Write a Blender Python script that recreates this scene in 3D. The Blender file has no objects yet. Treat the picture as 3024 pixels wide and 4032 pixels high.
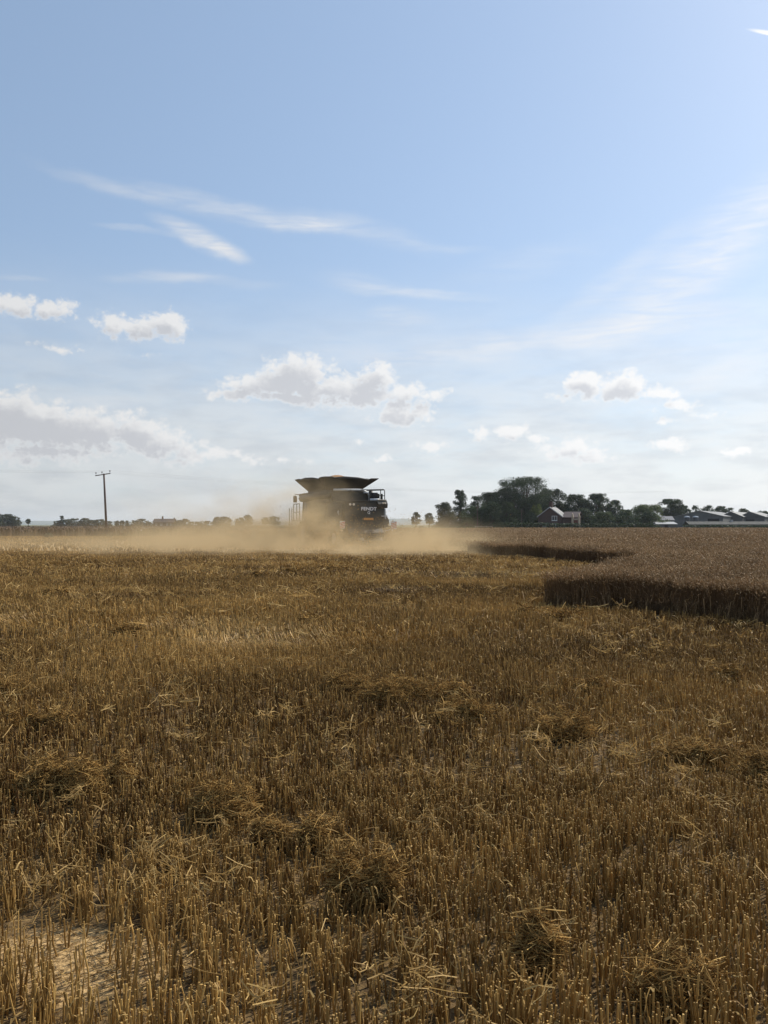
import bpy, bmesh, math, random
import numpy as np
from mathutils import Vector, Matrix
R = math.radians
SC = bpy.context.scene
COL = SC.collection
rng = np.random.default_rng(7)
random.seed(7)

# ------------------------------------------------------------------ camera
HOR, FPX, EYE = 2066.0, 3262.0, 1.65          # horizon row, focal length in photo pixels, eye height
cam_d = bpy.data.cameras.new('camera')
cam = bpy.data.objects.new('camera', cam_d)
COL.objects.link(cam)
cam_d.sensor_fit = 'VERTICAL'
cam_d.sensor_height = 36.0
cam_d.lens = FPX / 4032 * 36.0
cam_d.clip_start = 0.05
cam_d.clip_end = 40000
cam.location = (0, 0, EYE)
cam.rotation_euler = (R(90) + math.atan((HOR - 2016) / FPX), 0, 0)
SC.camera = cam
SC.view_settings.view_transform = 'Standard'
SC.view_settings.look = 'None'
SC.view_settings.exposure = 0.0
SC.view_settings.gamma = 1.0

def at(px, py, d):
    """a pixel of the photo at distance d in front of the camera -> a point of the world"""
    return Vector(((px - 1512) / FPX * d, d, EYE + (HOR - py) / FPX * d))

# ------------------------------------------------------------------ sun + sky
SUN_AZ, SUN_EL = R(52), R(40)                 # azimuth to the right of the view direction
sun_dir = Vector((math.sin(SUN_AZ) * math.cos(SUN_EL), math.cos(SUN_AZ) * math.cos(SUN_EL), math.sin(SUN_EL)))
sl = bpy.data.lights.new('sun', 'SUN')
sl.energy = 5.0
sl.angle = R(0.53)
sl.color = (1.0, 0.93, 0.82)
so = bpy.data.objects.new('sun', sl)
COL.objects.link(so)
so.rotation_euler = sun_dir.to_track_quat('Z', 'Y').to_euler()
so.location = (60, 40, 90)

world = bpy.data.worlds.new('World')
SC.world = world
world.use_nodes = True
wt = world.node_tree
wt.nodes.clear()

class NT:
    """tiny helper to write node trees"""
    def __init__(s, t): s.t = t
    def n(s, typ, **kw):
        nd = s.t.nodes.new(typ)
        for k, v in kw.items(): setattr(nd, k, v)
        return nd
    def put(s, sock, v):
        if v is None: return
        if isinstance(v, bpy.types.NodeSocket): s.t.links.new(v, sock)
        else: sock.default_value = v
    def m(s, op, a, b=None, c=None, clamp=False):
        nd = s.n('ShaderNodeMath', operation=op, use_clamp=clamp)
        s.put(nd.inputs[0], a); s.put(nd.inputs[1], b); s.put(nd.inputs[2], c)
        return nd.outputs[0]
    def v(s, op, a, b=None, scale=None):
        nd = s.n('ShaderNodeVectorMath', operation=op)
        s.put(nd.inputs[0], a); s.put(nd.inputs[1], b)
        if scale is not None: s.put(nd.inputs['Scale'], scale)
        return nd.outputs['Value'] if op in ('LENGTH', 'DOT_PRODUCT') else nd.outputs[0]
    def mapping(s, vec, loc=(0, 0, 0), rot=(0, 0, 0), scl=(1, 1, 1), typ='POINT'):
        nd = s.n('ShaderNodeMapping', vector_type=typ)
        s.put(nd.inputs['Vector'], vec)
        nd.inputs['Location'].default_value = loc
        nd.inputs['Rotation'].default_value = rot
        nd.inputs['Scale'].default_value = scl
        return nd.outputs[0]
    def noise(s, vec, scale, detail=4, rough=0.55, color=False, dist=0.0):
        nd = s.n('ShaderNodeTexNoise')
        s.put(nd.inputs['Vector'], vec)
        nd.inputs['Scale'].default_value = scale
        nd.inputs['Detail'].default_value = detail
        nd.inputs['Roughness'].default_value = rough
        nd.inputs['Distortion'].default_value = dist
        return nd.outputs['Color'] if color else nd.outputs[0]
    def smooth(s, x, a, b, lo=0.0, hi=1.0, kind='SMOOTHSTEP'):
        nd = s.n('ShaderNodeMapRange', interpolation_type=kind)
        s.put(nd.inputs[0], x)
        for i, val in enumerate((a, b, lo, hi)): s.put(nd.inputs[i + 1], val)
        return nd.outputs[0]
    def mix(s, f, a, b):
        nd = s.n('ShaderNodeMix', data_type='RGBA')
        s.put(nd.inputs[0], f); s.put(nd.inputs[6], a); s.put(nd.inputs[7], b)
        return nd.outputs[2]

W = NT(wt)
SKY_S = 0.14
sky = W.n('ShaderNodeTexSky', sky_type='NISHITA')
sky.sun_disc = False
sky.sun_elevation = SUN_EL
sky.sun_rotation = SUN_AZ
sky.altitude = 0
sky.air_density = 1.0
sky.dust_density = 1.0
sky.ozone_density = 1.0
gen = W.n('ShaderNodeTexCoord').outputs['Generated']
sep = W.n('ShaderNodeSeparateXYZ'); W.put(sep.inputs[0], gen)
az = W.m('ARCTAN2', sep.outputs[0], sep.outputs[1])
el = W.m('ARCSINE', sep.outputs[2])
cb = W.n('ShaderNodeCombineXYZ'); W.put(cb.inputs[0], az); W.put(cb.inputs[1], el)
P = cb.outputs[0]

S0 = 3024 / 1659.0
def ang(x, y):
    """pixel of the 1659-wide view of the photo -> azimuth, elevation"""
    u = (x * S0 - 1512) / FPX; w = (HOR - y * S0) / FPX
    return math.atan2(u, 1.0), math.atan2(w, math.hypot(1.0, u))
def angsz(x, y, rx, ry):
    a0, e0 = ang(x - rx, y); a1, e1 = ang(x + rx, y); _, e2 = ang(x, y - ry); _, e3 = ang(x, y + ry)
    return abs(a1 - a0) / 2, abs(e2 - e3) / 2

# heaped clouds: centre x, y, radii, weight
CUM = [(30,655,70,26,1.0),(105,660,62,20,.9),(245,702,52,26,.9),(305,708,60,26,1),(362,704,42,32,1.15),(122,748,52,11,.62),(315,766,36,9,.4),
       (640,806,84,40,1.15),(590,830,110,30,1.1),(520,848,80,16,.9),(700,838,120,36,1.1),(770,846,110,30,1.1),(812,820,48,32,1.1),(880,852,90,22,.9),(945,848,34,14,.7),(866,892,64,26,1.05),(905,886,36,20,.95),(620,856,150,14,.9),
       (20,905,110,56,1.3),(110,925,140,56,1.3),(200,935,95,48,1.2),(290,938,66,44,1.2),(350,960,90,34,1.1),(440,982,105,20,.85),(100,975,160,26,.8),(20,985,70,30,.8),(540,990,70,10,.6),
       (1262,836,48,30,1.15),(1345,838,60,30,1.15),(1410,852,60,16,.85),(1225,856,42,12,.7),(1470,872,70,14,.62),(1520,896,40,12,.6),(1440,910,34,8,.5),
       (1036,938,26,15,.85),(1104,936,34,20,1.0),(1150,944,32,10,.8),(936,962,44,14,.85),(1245,966,95,24,.85),(1270,985,60,18,.75),(1452,962,52,15,.9),(1598,972,46,10,.8),
       (832,990,22,8,.7),(772,956,16,7,.4),(640,998,60,10,.5)]
grp = bpy.data.node_groups.new('heaped_clouds', 'ShaderNodeTree')
grp.interface.new_socket('Vector', in_out='INPUT', socket_type='NodeSocketVector')
grp.interface.new_socket('Thickness', in_out='OUTPUT', socket_type='NodeSocketFloat')
grp.interface.new_socket('Body', in_out='OUTPUT', socket_type='NodeSocketFloat')
C_ = NT(grp); gi = C_.n('NodeGroupInput').outputs[0]; go = C_.n('NodeGroupOutput')
warp = C_.v('SCALE', C_.v('SUBTRACT', C_.noise(gi, 22, 8, .64, True), (.5, .5, .5)), scale=0.030)
gp = C_.v('ADD', gi, warp)
dens = None
for k_, (x, y, rx, ry, wgt) in enumerate(CUM):
    if k_ % 5 == 4: gp = C_.v('ADD', gp, C_.m('MULTIPLY', dens, 1e-7))      # keeps the evaluation in small groups
    a, e = ang(x, y); ra, re = angsz(x, y, rx, ry)
    q = C_.mapping(gp, (a, e, 0), (0, 0, 0), (ra * 1.35, re * 1.45, 1), 'TEXTURE')
    d1 = C_.m('MULTIPLY', C_.m('SUBTRACT', 1.0, C_.v('LENGTH', q)), wgt)
    dens = d1 if dens is None else C_.m('SMOOTH_MAX', dens, d1, 0.12)
vo = C_.n('ShaderNodeTexVoronoi', feature='SMOOTH_F1', voronoi_dimensions='2D')
C_.put(vo.inputs['Vector'], C_.v('ADD', C_.mapping(gi, scl=(1, 1.25, 1)), C_.v('SCALE', C_.v('SUBTRACT', C_.noise(gi, 60, 4, .6, True), (.5, .5, .5)), scale=0.014)))
for nm_, v_ in (('Scale', 52.0), ('Detail', 3.0), ('Roughness', .62), ('Smoothness', .35)): vo.inputs[nm_].default_value = v_
fb = C_.m('ADD', C_.m('MULTIPLY', C_.m('SUBTRACT', .85, vo.outputs['Distance']), .62), C_.m('MULTIPLY', C_.noise(gi, 70, 7, .62), .38))
C_.put(go.inputs[0], C_.m('ADD', dens, C_.m('MULTIPLY', C_.m('SUBTRACT', fb, .30), .80)))
C_.put(go.inputs[1], C_.m('ADD', dens, C_.m('MULTIPLY', C_.m('SUBTRACT', fb, .40), .34)))
def cloud_at(vec, i=0):
    nd = W.n('ShaderNodeGroup'); nd.node_tree = grp; W.put(nd.inputs[0], vec); return nd.outputs[i]
t = cloud_at(P)
Pn_ = W.v('ADD', P, W.m('MULTIPLY', t, 1e-7))
t_sun = cloud_at(W.v('ADD', Pn_, (.007, .013, 0)), 1)        # how much cloud lies between here and the sun
alpha_c = W.smooth(t, .0, .54)
thick = W.m('MULTIPLY', W.smooth(t_sun, .06, .66), W.smooth(t, .15, .60))
# thin high streaks: x, y, half length, half width, tilt (degrees, down to the right), strength
CIR = [(300,413,230,16,9,.34),(520,450,260,20,9,.42),(760,494,230,26,10,.26),(960,528,130,10,6,.14),(430,510,118,22,16,.72),(490,532,60,18,14,.45),(290,490,90,7,5,.35),
       (650,486,120,16,4,.3),(350,594,130,13,-5,.38),(480,600,140,14,4,.2),(45,598,60,7,0,.3),(900,632,190,11,4,.42),(780,612,120,20,8,.2),(865,680,80,20,4,.34),
       (1510,545,340,66,-30,.34),(1630,500,260,60,-33,.30),(1250,722,340,32,-9,.40),(1440,708,280,34,-8,.36),(1010,750,260,30,-6,.3),(1580,800,200,28,-20,.45),(1320,600,200,26,-34,.22),
       (830,735,300,60,-2,.17),(1450,640,250,46,-22,.18),(1150,560,220,40,-12,.12),(220,870,110,24,0,.3),(760,770,200,26,0,.18),(1500,760,260,34,-10,.25)]
wn = W.noise(W.mapping(P, rot=(0, 0, R(9)), scl=(1.1, 8, 1)), 12, 7, .62, False, .4)
wisp = W.smooth(wn, .25, .72, .25, 1.25)
wob = W.v('SCALE', W.v('SUBTRACT', W.noise(P, 7, 5, .6, True), (.5, .5, .5)), scale=0.035)
P2 = W.v('ADD', W.v('ADD', Pn_, W.m('MULTIPLY', t_sun, 1e-7)), wob)
cir = None
for k_, (x, y, hl, hw, tilt, stg) in enumerate(CIR):
    if k_ % 5 == 4: P2 = W.v('ADD', P2, W.m('MULTIPLY', cir, 1e-7))
    a, e = ang(x, y); ra, re = hl * S0 / FPX, hw * S0 / FPX * 1.15
    q = W.mapping(P2, (a, e, 0), (0, 0, R(-tilt)), (ra, re, 1), 'TEXTURE')
    d1 = W.m('MULTIPLY', W.smooth(W.v('LENGTH', q), 1.15, .15), stg)
    cir = d1 if cir is None else W.m('ADD', cir, d1)
cir = W.m('MULTIPLY', cir, wisp, clamp=True)
# vapour trail high on the right
a, e = ang(1655, 66)
q = W.mapping(P, (a + .012, e - .0016, 0), (0, 0, R(-19)), (.034, .0028, 1), 'TEXTURE')
trail = W.smooth(W.v('LENGTH', q), 1.0, .35)
# thin sheet of high cloud thickening towards the horizon
sheet_n = W.noise(W.mapping(P, scl=(1, 3.4, 1)), 8, 7, .58)
sheet = W.m('MULTIPLY', W.smooth(el, R(19), R(3.5)), W.smooth(sheet_n, .22, .62, .55, 1.0))
bright = W.smooth(az, -.55, .55, .78, 1.10, 'LINEAR')
def cc(r, g, b):
    return W.v('SCALE', (r / SKY_S, g / SKY_S, b / SKY_S), scale=bright)
base = W.mix(.48, sky.outputs[0], cc(.455, .635, .895))
low = W.smooth(W.noise(W.mapping(P, scl=(1, 3.6, 1)), 11, 7, .58), .40, .68)
sheet_col = W.mix(low, cc(.84, .855, .86), cc(.70, .72, .745))
c = W.mix(W.m('MULTIPLY', sheet, .82), base, sheet_col)
c = W.mix(cir, c, cc(.84, .87, .92))
c = W.mix(W.m('MULTIPLY', alpha_c, .93), c, W.mix(thick, cc(.96, .96, .96), cc(.665, .68, .72)))
c = W.mix(trail, c, cc(1.0, 1.0, 1.0))
bg = W.n('ShaderNodeBackground')
W.put(bg.inputs[0], c); bg.inputs[1].default_value = SKY_S
wo = W.n('ShaderNodeOutputWorld'); W.put(wo.inputs[0], bg.outputs[0])

# ------------------------------------------------------------------ render settings
SC.cycles.max_bounces = 8
SC.cycles.diffuse_bounces = 3
SC.cycles.glossy_bounces = 3
SC.cycles.transmission_bounces = 4
SC.cycles.transparent_max_bounces = 16
SC.cycles.volume_bounces = 3
SC.cycles.use_denoising = True
SC.cycles.volume_step_rate = 1.0
SC.cycles.volume_max_steps = 256

# ------------------------------------------------------------------ helpers: objects, tags, materials, meshes
def tag(o, label=None, cat=None, group=None, kind=None):
    if label: o['label'] = label
    if cat: o['category'] = cat
    if group: o['group'] = group
    if kind: o['kind'] = kind
    return o

def empty(name, loc=(0, 0, 0), rz=0.0):
    o = bpy.data.objects.new(name, None)
    o.empty_display_size = .3
    COL.objects.link(o); o.location = loc; o.rotation_euler = (0, 0, rz)
    return o

def mat(name, rgb, rough=.7, metal=0.0, spec=.5, noise=0.0, nscale=3.0, rgb2=None, transl=0.0, tint=False, bump=0.0, emis=None):
    m = bpy.data.materials.new(name); m.use_nodes = True
    T = NT(m.node_tree)
    b = m.node_tree.nodes['Principled BSDF']
    b.inputs['Roughness'].default_value = rough
    b.inputs['Metallic'].default_value = metal
    b.inputs['Specular IOR Level'].default_value = spec
    colr = None
    base = (*rgb, 1)
    if rgb2 is not None or noise:
        r2 = rgb2 if rgb2 is not None else tuple(x * (1 - noise) for x in rgb)
        tc = T.n('ShaderNodeTexCoord').outputs['Object']
        nf = T.smooth(T.noise(tc, nscale, 5, .6), .3, .7)
        if tint:
            at_ = T.n('ShaderNodeAttribute', attribute_name='tint')
            nf = at_.outputs['Fac']
        colr = T.mix(nf, base, (*r2, 1))
        T.put(b.inputs['Base Color'], colr)
        if bump:
            bp = T.n('ShaderNodeBump'); bp.inputs['Strength'].default_value = bump
            T.put(bp.inputs['Height'], T.noise(tc, nscale * 2, 5, .6)); T.put(b.inputs['Normal'], bp.outputs[0])
    else:
        b.inputs['Base Color'].default_value = base
    if transl:
        tr = T.n('ShaderNodeBsdfTranslucent')
        T.put(tr.inputs[0], colr if colr is not None else base)
        mx = T.n('ShaderNodeMixShader'); mx.inputs[0].default_value = transl
        T.put(mx.inputs[1], b.outputs[0]); T.put(mx.inputs[2], tr.outputs[0])
        out = m.node_tree.nodes['Material Output']; T.put(out.inputs[0], mx.outputs[0])
    return m

def mesh_np(name, V, faces, material, tint=None, parent=None, smooth=False):
    me = bpy.data.meshes.new(name)
    V = np.ascontiguousarray(V, dtype=np.float32)
    faces = [np.asarray(f, dtype=np.int32) for f in faces if len(f)]
    me.vertices.add(len(V)); me.vertices.foreach_set('co', V.ravel())
    tot = sum(f.size for f in faces); npol = sum(len(f) for f in faces)
    me.loops.add(tot); me.polygons.add(npol)
    me.loops.foreach_set('vertex_index', np.concatenate([f.ravel() for f in faces]))
    sizes = np.concatenate([np.full(len(f), f.shape[1], np.int32) for f in faces])
    starts = np.concatenate([[0], np.cumsum(sizes)[:-1]]).astype(np.int32)
    me.polygons.foreach_set('loop_start', starts)
    me.polygons.foreach_set('use_smooth', np.full(npol, smooth, dtype=bool))
    if tint is not None:
        a_ = me.attributes.new('tint', 'FLOAT', 'POINT'); a_.data.foreach_set('value', np.ascontiguousarray(tint, np.float32))
    me.update(calc_edges=True)
    if isinstance(material, (list, tuple)):
        for m_ in material: me.materials.append(m_)
    else: me.materials.append(material)
    o = bpy.data.objects.new(name, me); COL.objects.link(o)
    if parent is not None: o.parent = parent
    return o

def unit(v): return v / (np.linalg.norm(v, axis=-1, keepdims=True) + 1e-9)

class Batch:
    """collects many tubes / ribbons as one mesh"""
    def __init__(s): s.V = []; s.F4 = []; s.F3 = []; s.T = []; s.n = 0
    def tubes(s, P, Rr, k, tint, cap=True, cap_tint=None):
        """P (N,S,3) paths, Rr (N,S) radii"""
        N, S, _ = P.shape
        if N == 0: return
        ax = unit(P[:, -1] - P[:, 0])
        ref = np.where(np.abs(ax[:, 2:3]) > .8, np.array([[1., 0, 0]]), np.array([[0, 0, 1.]]))
        u = unit(np.cross(ax, ref)); w = np.cross(ax, u)
        ph = rng.uniform(0, 6.28, N)[:, None] + np.arange(k)[None] * 2 * np.pi / k
        ring = np.cos(ph)[..., None] * u[:, None] + np.sin(ph)[..., None] * w[:, None]        # N,k,3
        V = P[:, :, None] + ring[:, None] * Rr[:, :, None, None]                               # N,S,k,3
        base = s.n + np.arange(N)[:, None] * (S * k)
        for i in range(S - 1):
            for j in range(k):
                j2 = (j + 1) % k
                s.F4.append(np.stack([base[:, 0] + i * k + j, base[:, 0] + i * k + j2, base[:, 0] + (i + 1) * k + j2, base[:, 0] + (i + 1) * k + j], 1))
        if cap:
            top = base[:, 0] + (S - 1) * k
            if k == 3: s.F3.append(np.stack([top, top + 1, top + 2], 1))
            elif k == 4: s.F4.append(np.stack([top, top + 1, top + 2, top + 3], 1))
            elif k == 5:
                s.F4.append(np.stack([top, top + 1, top + 2, top + 3], 1)); s.F3.append(np.stack([top, top + 3, top + 4], 1))
        s.V.append(V.reshape(-1, 3))
        tt_ = np.repeat(tint, S * k).reshape(N, S, k)
        if cap_tint: tt_[:, -1] = np.clip(tt_[:, -1] + cap_tint, 0, 1)      # pale cut end, with the sunlit highlight put into its colour
        s.T.append(tt_.ravel()); s.n += N * S * k
    def ribbons(s, P, Wd, side, tint):
        N, S, _ = P.shape
        if N == 0: return
        V = np.stack([P - side[:, None] * Wd[..., None] / 2, P + side[:, None] * Wd[..., None] / 2], 2)   # N,S,2,3
        b = s.n + np.arange(N) * (S * 2)
        for i in range(S - 1):
            s.F4.append(np.stack([b + 2 * i, b + 2 * i + 1, b + 2 * i + 3, b + 2 * i + 2], 1))
        s.V.append(V.reshape(-1, 3)); s.T.append(np.repeat(tint, S * 2)); s.n += N * S * 2
    def build(s, name, material, parent=None, smooth=False):
        F = []
        if s.F4: F.append(np.concatenate(s.F4))
        if s.F3: F.append(np.concatenate(s.F3))
        return mesh_np(name, np.concatenate(s.V), F, material, np.concatenate(s.T), parent, smooth)

class MB:
    """collects boxes, bars, prisms and tubes as one mesh"""
    def __init__(s): s.v = []; s.f = []
    def add(s, V, F):
        b = len(s.v); s.v += [tuple(x) for x in V]; s.f += [tuple(i + b for i in f) for f in F]; return s
    def box(s, x0, x1, y0, y1, z0, z1, M=None):
        V = [Vector(p) for p in ((x0,y0,z0),(x1,y0,z0),(x1,y1,z0),(x0,y1,z0),(x0,y0,z1),(x1,y0,z1),(x1,y1,z1),(x0,y1,z1))]
        if M is not None: V = [M @ p for p in V]
        return s.add(V, [(3,2,1,0),(4,5,6,7),(0,1,5,4),(1,2,6,5),(2,3,7,6),(3,0,4,7)])
    def prism(s, prof, axis, lo, hi):
        """closed profile of (a, b) pushed along axis: 'x' -> (y, z), 'y' -> (x, z), 'z' -> (x, y)"""
        n = len(prof)
        def pt(a, b, t): return {'x': (t, a, b), 'y': (a, t, b), 'z': (a, b, t)}[axis]
        V = [pt(a, b, lo) for a, b in prof] + [pt(a, b, hi) for a, b in prof]
        F = [tuple(range(n))[::-1], tuple(range(n, 2 * n))] + [(i, (i + 1) % n, n + (i + 1) % n, n + i) for i in range(n)]
        return s.add(V, F)
    def tube(s, pts, r, k=8):
        pts = [Vector(p) for p in pts]; V = []; F = []
        for i, p in enumerate(pts):
            d = (pts[min(i + 1, len(pts) - 1)] - pts[max(i - 1, 0)]).normalized()
            ref = Vector((0, 0, 1)) if abs(d.z) < .9 else Vector((1, 0, 0))
            u = d.cross(ref).normalized(); w = d.cross(u)
            rr = r[i] if isinstance(r, (list, tuple)) else r
            for j in range(k):
                a_ = 2 * math.pi * j / k
                V.append(p + (u * math.cos(a_) + w * math.sin(a_)) * rr)
        for i in range(len(pts) - 1):
            for j in range(k):
                F.append((i * k + j, i * k + (j + 1) % k, (i + 1) * k + (j + 1) % k, (i + 1) * k + j))
        F.append(tuple(range(k))[::-1]); F.append(tuple(range((len(pts) - 1) * k, len(pts) * k)))
        return s.add(V, F)
    def build(s, name, m, parent=None, bevel=0.0, smooth=False, loc=None):
        me = bpy.data.meshes.new(name); me.from_pydata(s.v, [], s.f); me.update()
        bm = bmesh.new(); bm.from_mesh(me); bmesh.ops.recalc_face_normals(bm, faces=bm.faces); bm.to_mesh(me); bm.free()
        me.materials.append(m)
        if smooth:
            me.polygons.foreach_set('use_smooth', [True] * len(me.polygons))
        o = bpy.data.objects.new(name, me); COL.objects.link(o)
        if parent is not None: o.parent = parent
        if loc is not None: o.location = loc
        if bevel:
            bv = o.modifiers.new('bevel', 'BEVEL'); bv.width = bevel; bv.segments = 2; bv.limit_method = 'ANGLE'; bv.angle_limit = R(40)
        return o

def in_poly(x, y, poly):
    inside = np.zeros(x.shape, bool); n = len(poly)
    for i in range(n):
        x1, y1 = poly[i]; x2, y2 = poly[(i + 1) % n]
        c_ = ((y1 > y) != (y2 > y)) & (x < (x2 - x1) * (y - y1) / (y2 - y1 + 1e-12) + x1)
        inside ^= c_
    return inside

def vnoise(x, y, s, seed):
    """smooth value noise on a lattice"""
    r_ = np.random.default_rng(seed); G = r_.random((256, 256))
    u = x / s; w = y / s; iu = np.floor(u).astype(int); iw = np.floor(w).astype(int); fu = u - iu; fw = w - iw
    fu = fu * fu * (3 - 2 * fu); fw = fw * fw * (3 - 2 * fw)
    g = lambda a_, b_: G[a_ % 256, b_ % 256]
    return (g(iu, iw) * (1 - fu) + g(iu + 1, iw) * fu) * (1 - fw) + (g(iu, iw + 1) * (1 - fu) + g(iu + 1, iw + 1) * fu) * fw

# ------------------------------------------------------------------ the field layout
WHEAT = [(3.35,16.3),(3.8,17.2),(4.5,18.4),(5.46,20.3),(6.5,22.5),(8.4,27),(8.9,29.5),(7.84,35),(7.04,39.4),(5.1,42),(4.9,47),(2.6,57),(-3.0,67.5),
         (-10.7,63),(-16,90),(-20,106),(-20,206),(150,206),(150,60),(30,14),(14,9.0),(9.0,10.8),(6.2,13.4),(4.7,14.95)]
BROWN = [(-140,112),(-20.4,112),(-20.4,330),(-260,330)]

# ground: one sheet to the horizon
gm = bpy.data.materials.new('ground_straw'); gm.use_nodes = True
G = NT(gm.node_tree)
gb = gm.node_tree.nodes['Principled BSDF']; gb.inputs['Roughness'].default_value = .9; gb.inputs['Specular IOR Level'].default_value = .15
gtc = G.n('ShaderNodeTexCoord').outputs['Object']
gs = G.n('ShaderNodeSeparateXYZ'); G.put(gs.inputs[0], gtc)
fine = G.smooth(G.noise(gtc, 38, 6, .7), .36, .62)
big = G.smooth(G.noise(gtc, .35, 4, .6), .3, .7)
chaff = G.mix(fine, (.030, .017, .008, 1), (.21, .135, .055, 1))
chaff = G.mix(G.m('MULTIPLY', big, .35), chaff, (.22, .145, .07, 1))
farm = G.mix(G.smooth(G.noise(gtc, .02, 3, .5), .35, .65), (.075, .095, .035, 1), (.16, .13, .06, 1))
pq = G.mapping(G.v('ADD', gtc, G.v('SCALE', G.v('SUBTRACT', G.noise(gtc, 5, 4, .6, True), (.5, .5, .5)), scale=.5)), (-1.15, 3.2, 0), (0, 0, R(-20)), (.44, .26, 1), 'TEXTURE')
patch = G.smooth(G.v('LENGTH', G.v('MULTIPLY', pq, (1, 1, 0))), 1.15, .7)
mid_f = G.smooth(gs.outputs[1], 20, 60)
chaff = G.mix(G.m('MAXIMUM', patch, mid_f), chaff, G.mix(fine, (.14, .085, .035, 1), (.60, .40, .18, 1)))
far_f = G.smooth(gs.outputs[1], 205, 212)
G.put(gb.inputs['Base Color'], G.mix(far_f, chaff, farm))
bp = G.n('ShaderNodeBump'); bp.inputs['Strength'].default_value = .9; bp.inputs['Distance'].default_value = .012
G.put(bp.inputs['Height'], G.noise(gtc, 60, 5, .7)); G.put(gb.inputs['Normal'], bp.outputs[0])
xs = np.concatenate([-np.geomspace(8500, 12, 24), np.linspace(-8, 8, 65), np.geomspace(12, 8500, 24)])
ys = np.concatenate([-np.geomspace(8500, 6, 16), np.linspace(-3, 16, 77), np.geomspace(18, 8500, 30)])
X, Y = np.meshgrid(xs, ys, indexing='ij')
near = np.clip(1 - np.hypot(X, Y - 5) / 14, 0, 1)
Z = near * ((vnoise(X + 50, Y + 50, .8, 3) - .5) * .035 + (vnoise(X + 50, Y + 50, .35, 4) - .5) * .02)
V = np.stack([X, Y, Z], -1).reshape(-1, 3)
ny = len(ys); ii, jj = np.meshgrid(np.arange(len(xs) - 1), np.arange(ny - 1), indexing='ij'); b0 = (ii * ny + jj).ravel()
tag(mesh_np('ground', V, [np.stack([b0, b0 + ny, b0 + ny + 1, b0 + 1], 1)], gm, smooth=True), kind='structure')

# distant hills, blue through the air
hm = mat('hill_green', (.06, .08, .045), .95, spec=.1, rgb2=(.10, .10, .055), nscale=.004)
def hill(y0, prof, depth, name):
    n = len(prof); V = []; F = []
    for k_, (x, h) in enumerate(prof):
        V += [(x, y0, -.2), (x, y0 + depth * .35, h), (x, y0 + depth * .7, h * .96), (x, y0 + depth, -.2)]
    for i in range(n - 1):
        for j in range(3): F.append((4 * i + j, 4 * (i + 1) + j, 4 * (i + 1) + j + 1, 4 * i + j + 1))
    F.append((0, 1, 2, 3)); F.append((4 * n - 4, 4 * n - 1, 4 * n - 2, 4 * n - 3))
    o = MB().add(V, F).build(name, hm, smooth=True)
    return tag(o, kind='structure')
def hp(px, py, d): p = at(px, py, d); return (p.x, max(p.z, .5))
hill(7000, [hp(1250, 2052, 7000), hp(1400, 2044, 7000), hp(1540, 2041, 7000), hp(1600, 2041, 7000), hp(1660, 2044, 7000), hp(1700, 2052, 7000), hp(1740, 2060, 7000), hp(1800, 2064, 7000)], 900, 'hills')
hill(7600, [hp(-500, 2056, 7600), hp(-100, 2050, 7600), hp(100, 2050, 7600), hp(300, 2051, 7600), hp(600, 2053, 7600), hp(900, 2052, 7600), hp(1250, 2054, 7600)], 900, 'hills')

# ------------------------------------------------------------------ stubble
straw_m = mat('straw_stalk', (.082, .037, .0085), .5, spec=.2, rgb2=(.70, .44, .14), tint=True, transl=.08)
leaf_m = mat('straw_leaf', (.15, .074, .018), .6, spec=.15, rgb2=(.64, .43, .16), tint=True, transl=.3)
CLEAR = [(-1.22, 3.18, .34, .22, .85), (-1.46, 3.42, .22, .15, .85), (-.86, 2.86, .26, .12, .85), (-.72, 4.45, .36, .24, .7), (-1.9, 4.85, .4, .22, .7),
         (.42, 7.4, .9, .35, .5), (1.35, 6.2, .5, .3, .7)]
def keep_prob(x, y):
    p = np.ones_like(x)
    for (cx, cy, rx, ry, s_) in CLEAR:
        q_ = ((x - cx) / rx) ** 2 + ((y - cy) / ry) ** 2 + (vnoise(x + 30, y + 30, .13, 11) - .5) * 1.4
        p *= 1 - s_ * np.clip((1.25 - q_) / .5, 0, 1)
    p *= .62 + .38 * np.clip(vnoise(x + 40, y + 40, .33, 12) * 1.9, 0, 1)
    return p
def scatter(d0, d1, dens, pad=1.2, tillers=4, rad=.018, clear=True):
    n = int(dens * (.4635 * (d1 * d1 - d0 * d0) + 2 * pad * (d1 - d0)) / tillers)
    y = np.sqrt(rng.uniform(d0 * d0, d1 * d1, n)); x = rng.uniform(-1, 1, n) * (.4635 * y + pad)
    # drilled rows, a little wavy
    row = .14; xr = x * .94 + y * .34
    if d1 < 30:
        sh = (np.round(xr / row) * row - xr) * rng.uniform(.0, .8, n); x = x + sh
    x = np.repeat(x, tillers) + rng.normal(0, rad, n * tillers); y = np.repeat(y, tillers) + rng.normal(0, rad, n * tillers)
    m = ~in_poly(x, y, WHEAT) & ~in_poly(x, y, BROWN)
    if clear: m &= rng.random(len(x)) < keep_prob(x, y)
    return x[m], y[m]
def hfield(x, y):
    h = .163 + .05 * (vnoise(x / 7 + 30, y + 60 + .12 * x, 2.1, 43) - .5) + .06 * (vnoise(x + 80, y + 80, 1.4, 21) - .5) + .05 * (vnoise(x + 80, y + 80, 5, 22) - .5)
    return h * np.clip(rng.normal(1, .13, x.shape), .4, 1.35) * np.where(rng.random(x.shape) < .12, rng.uniform(.35, .8, x.shape), 1)
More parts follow.
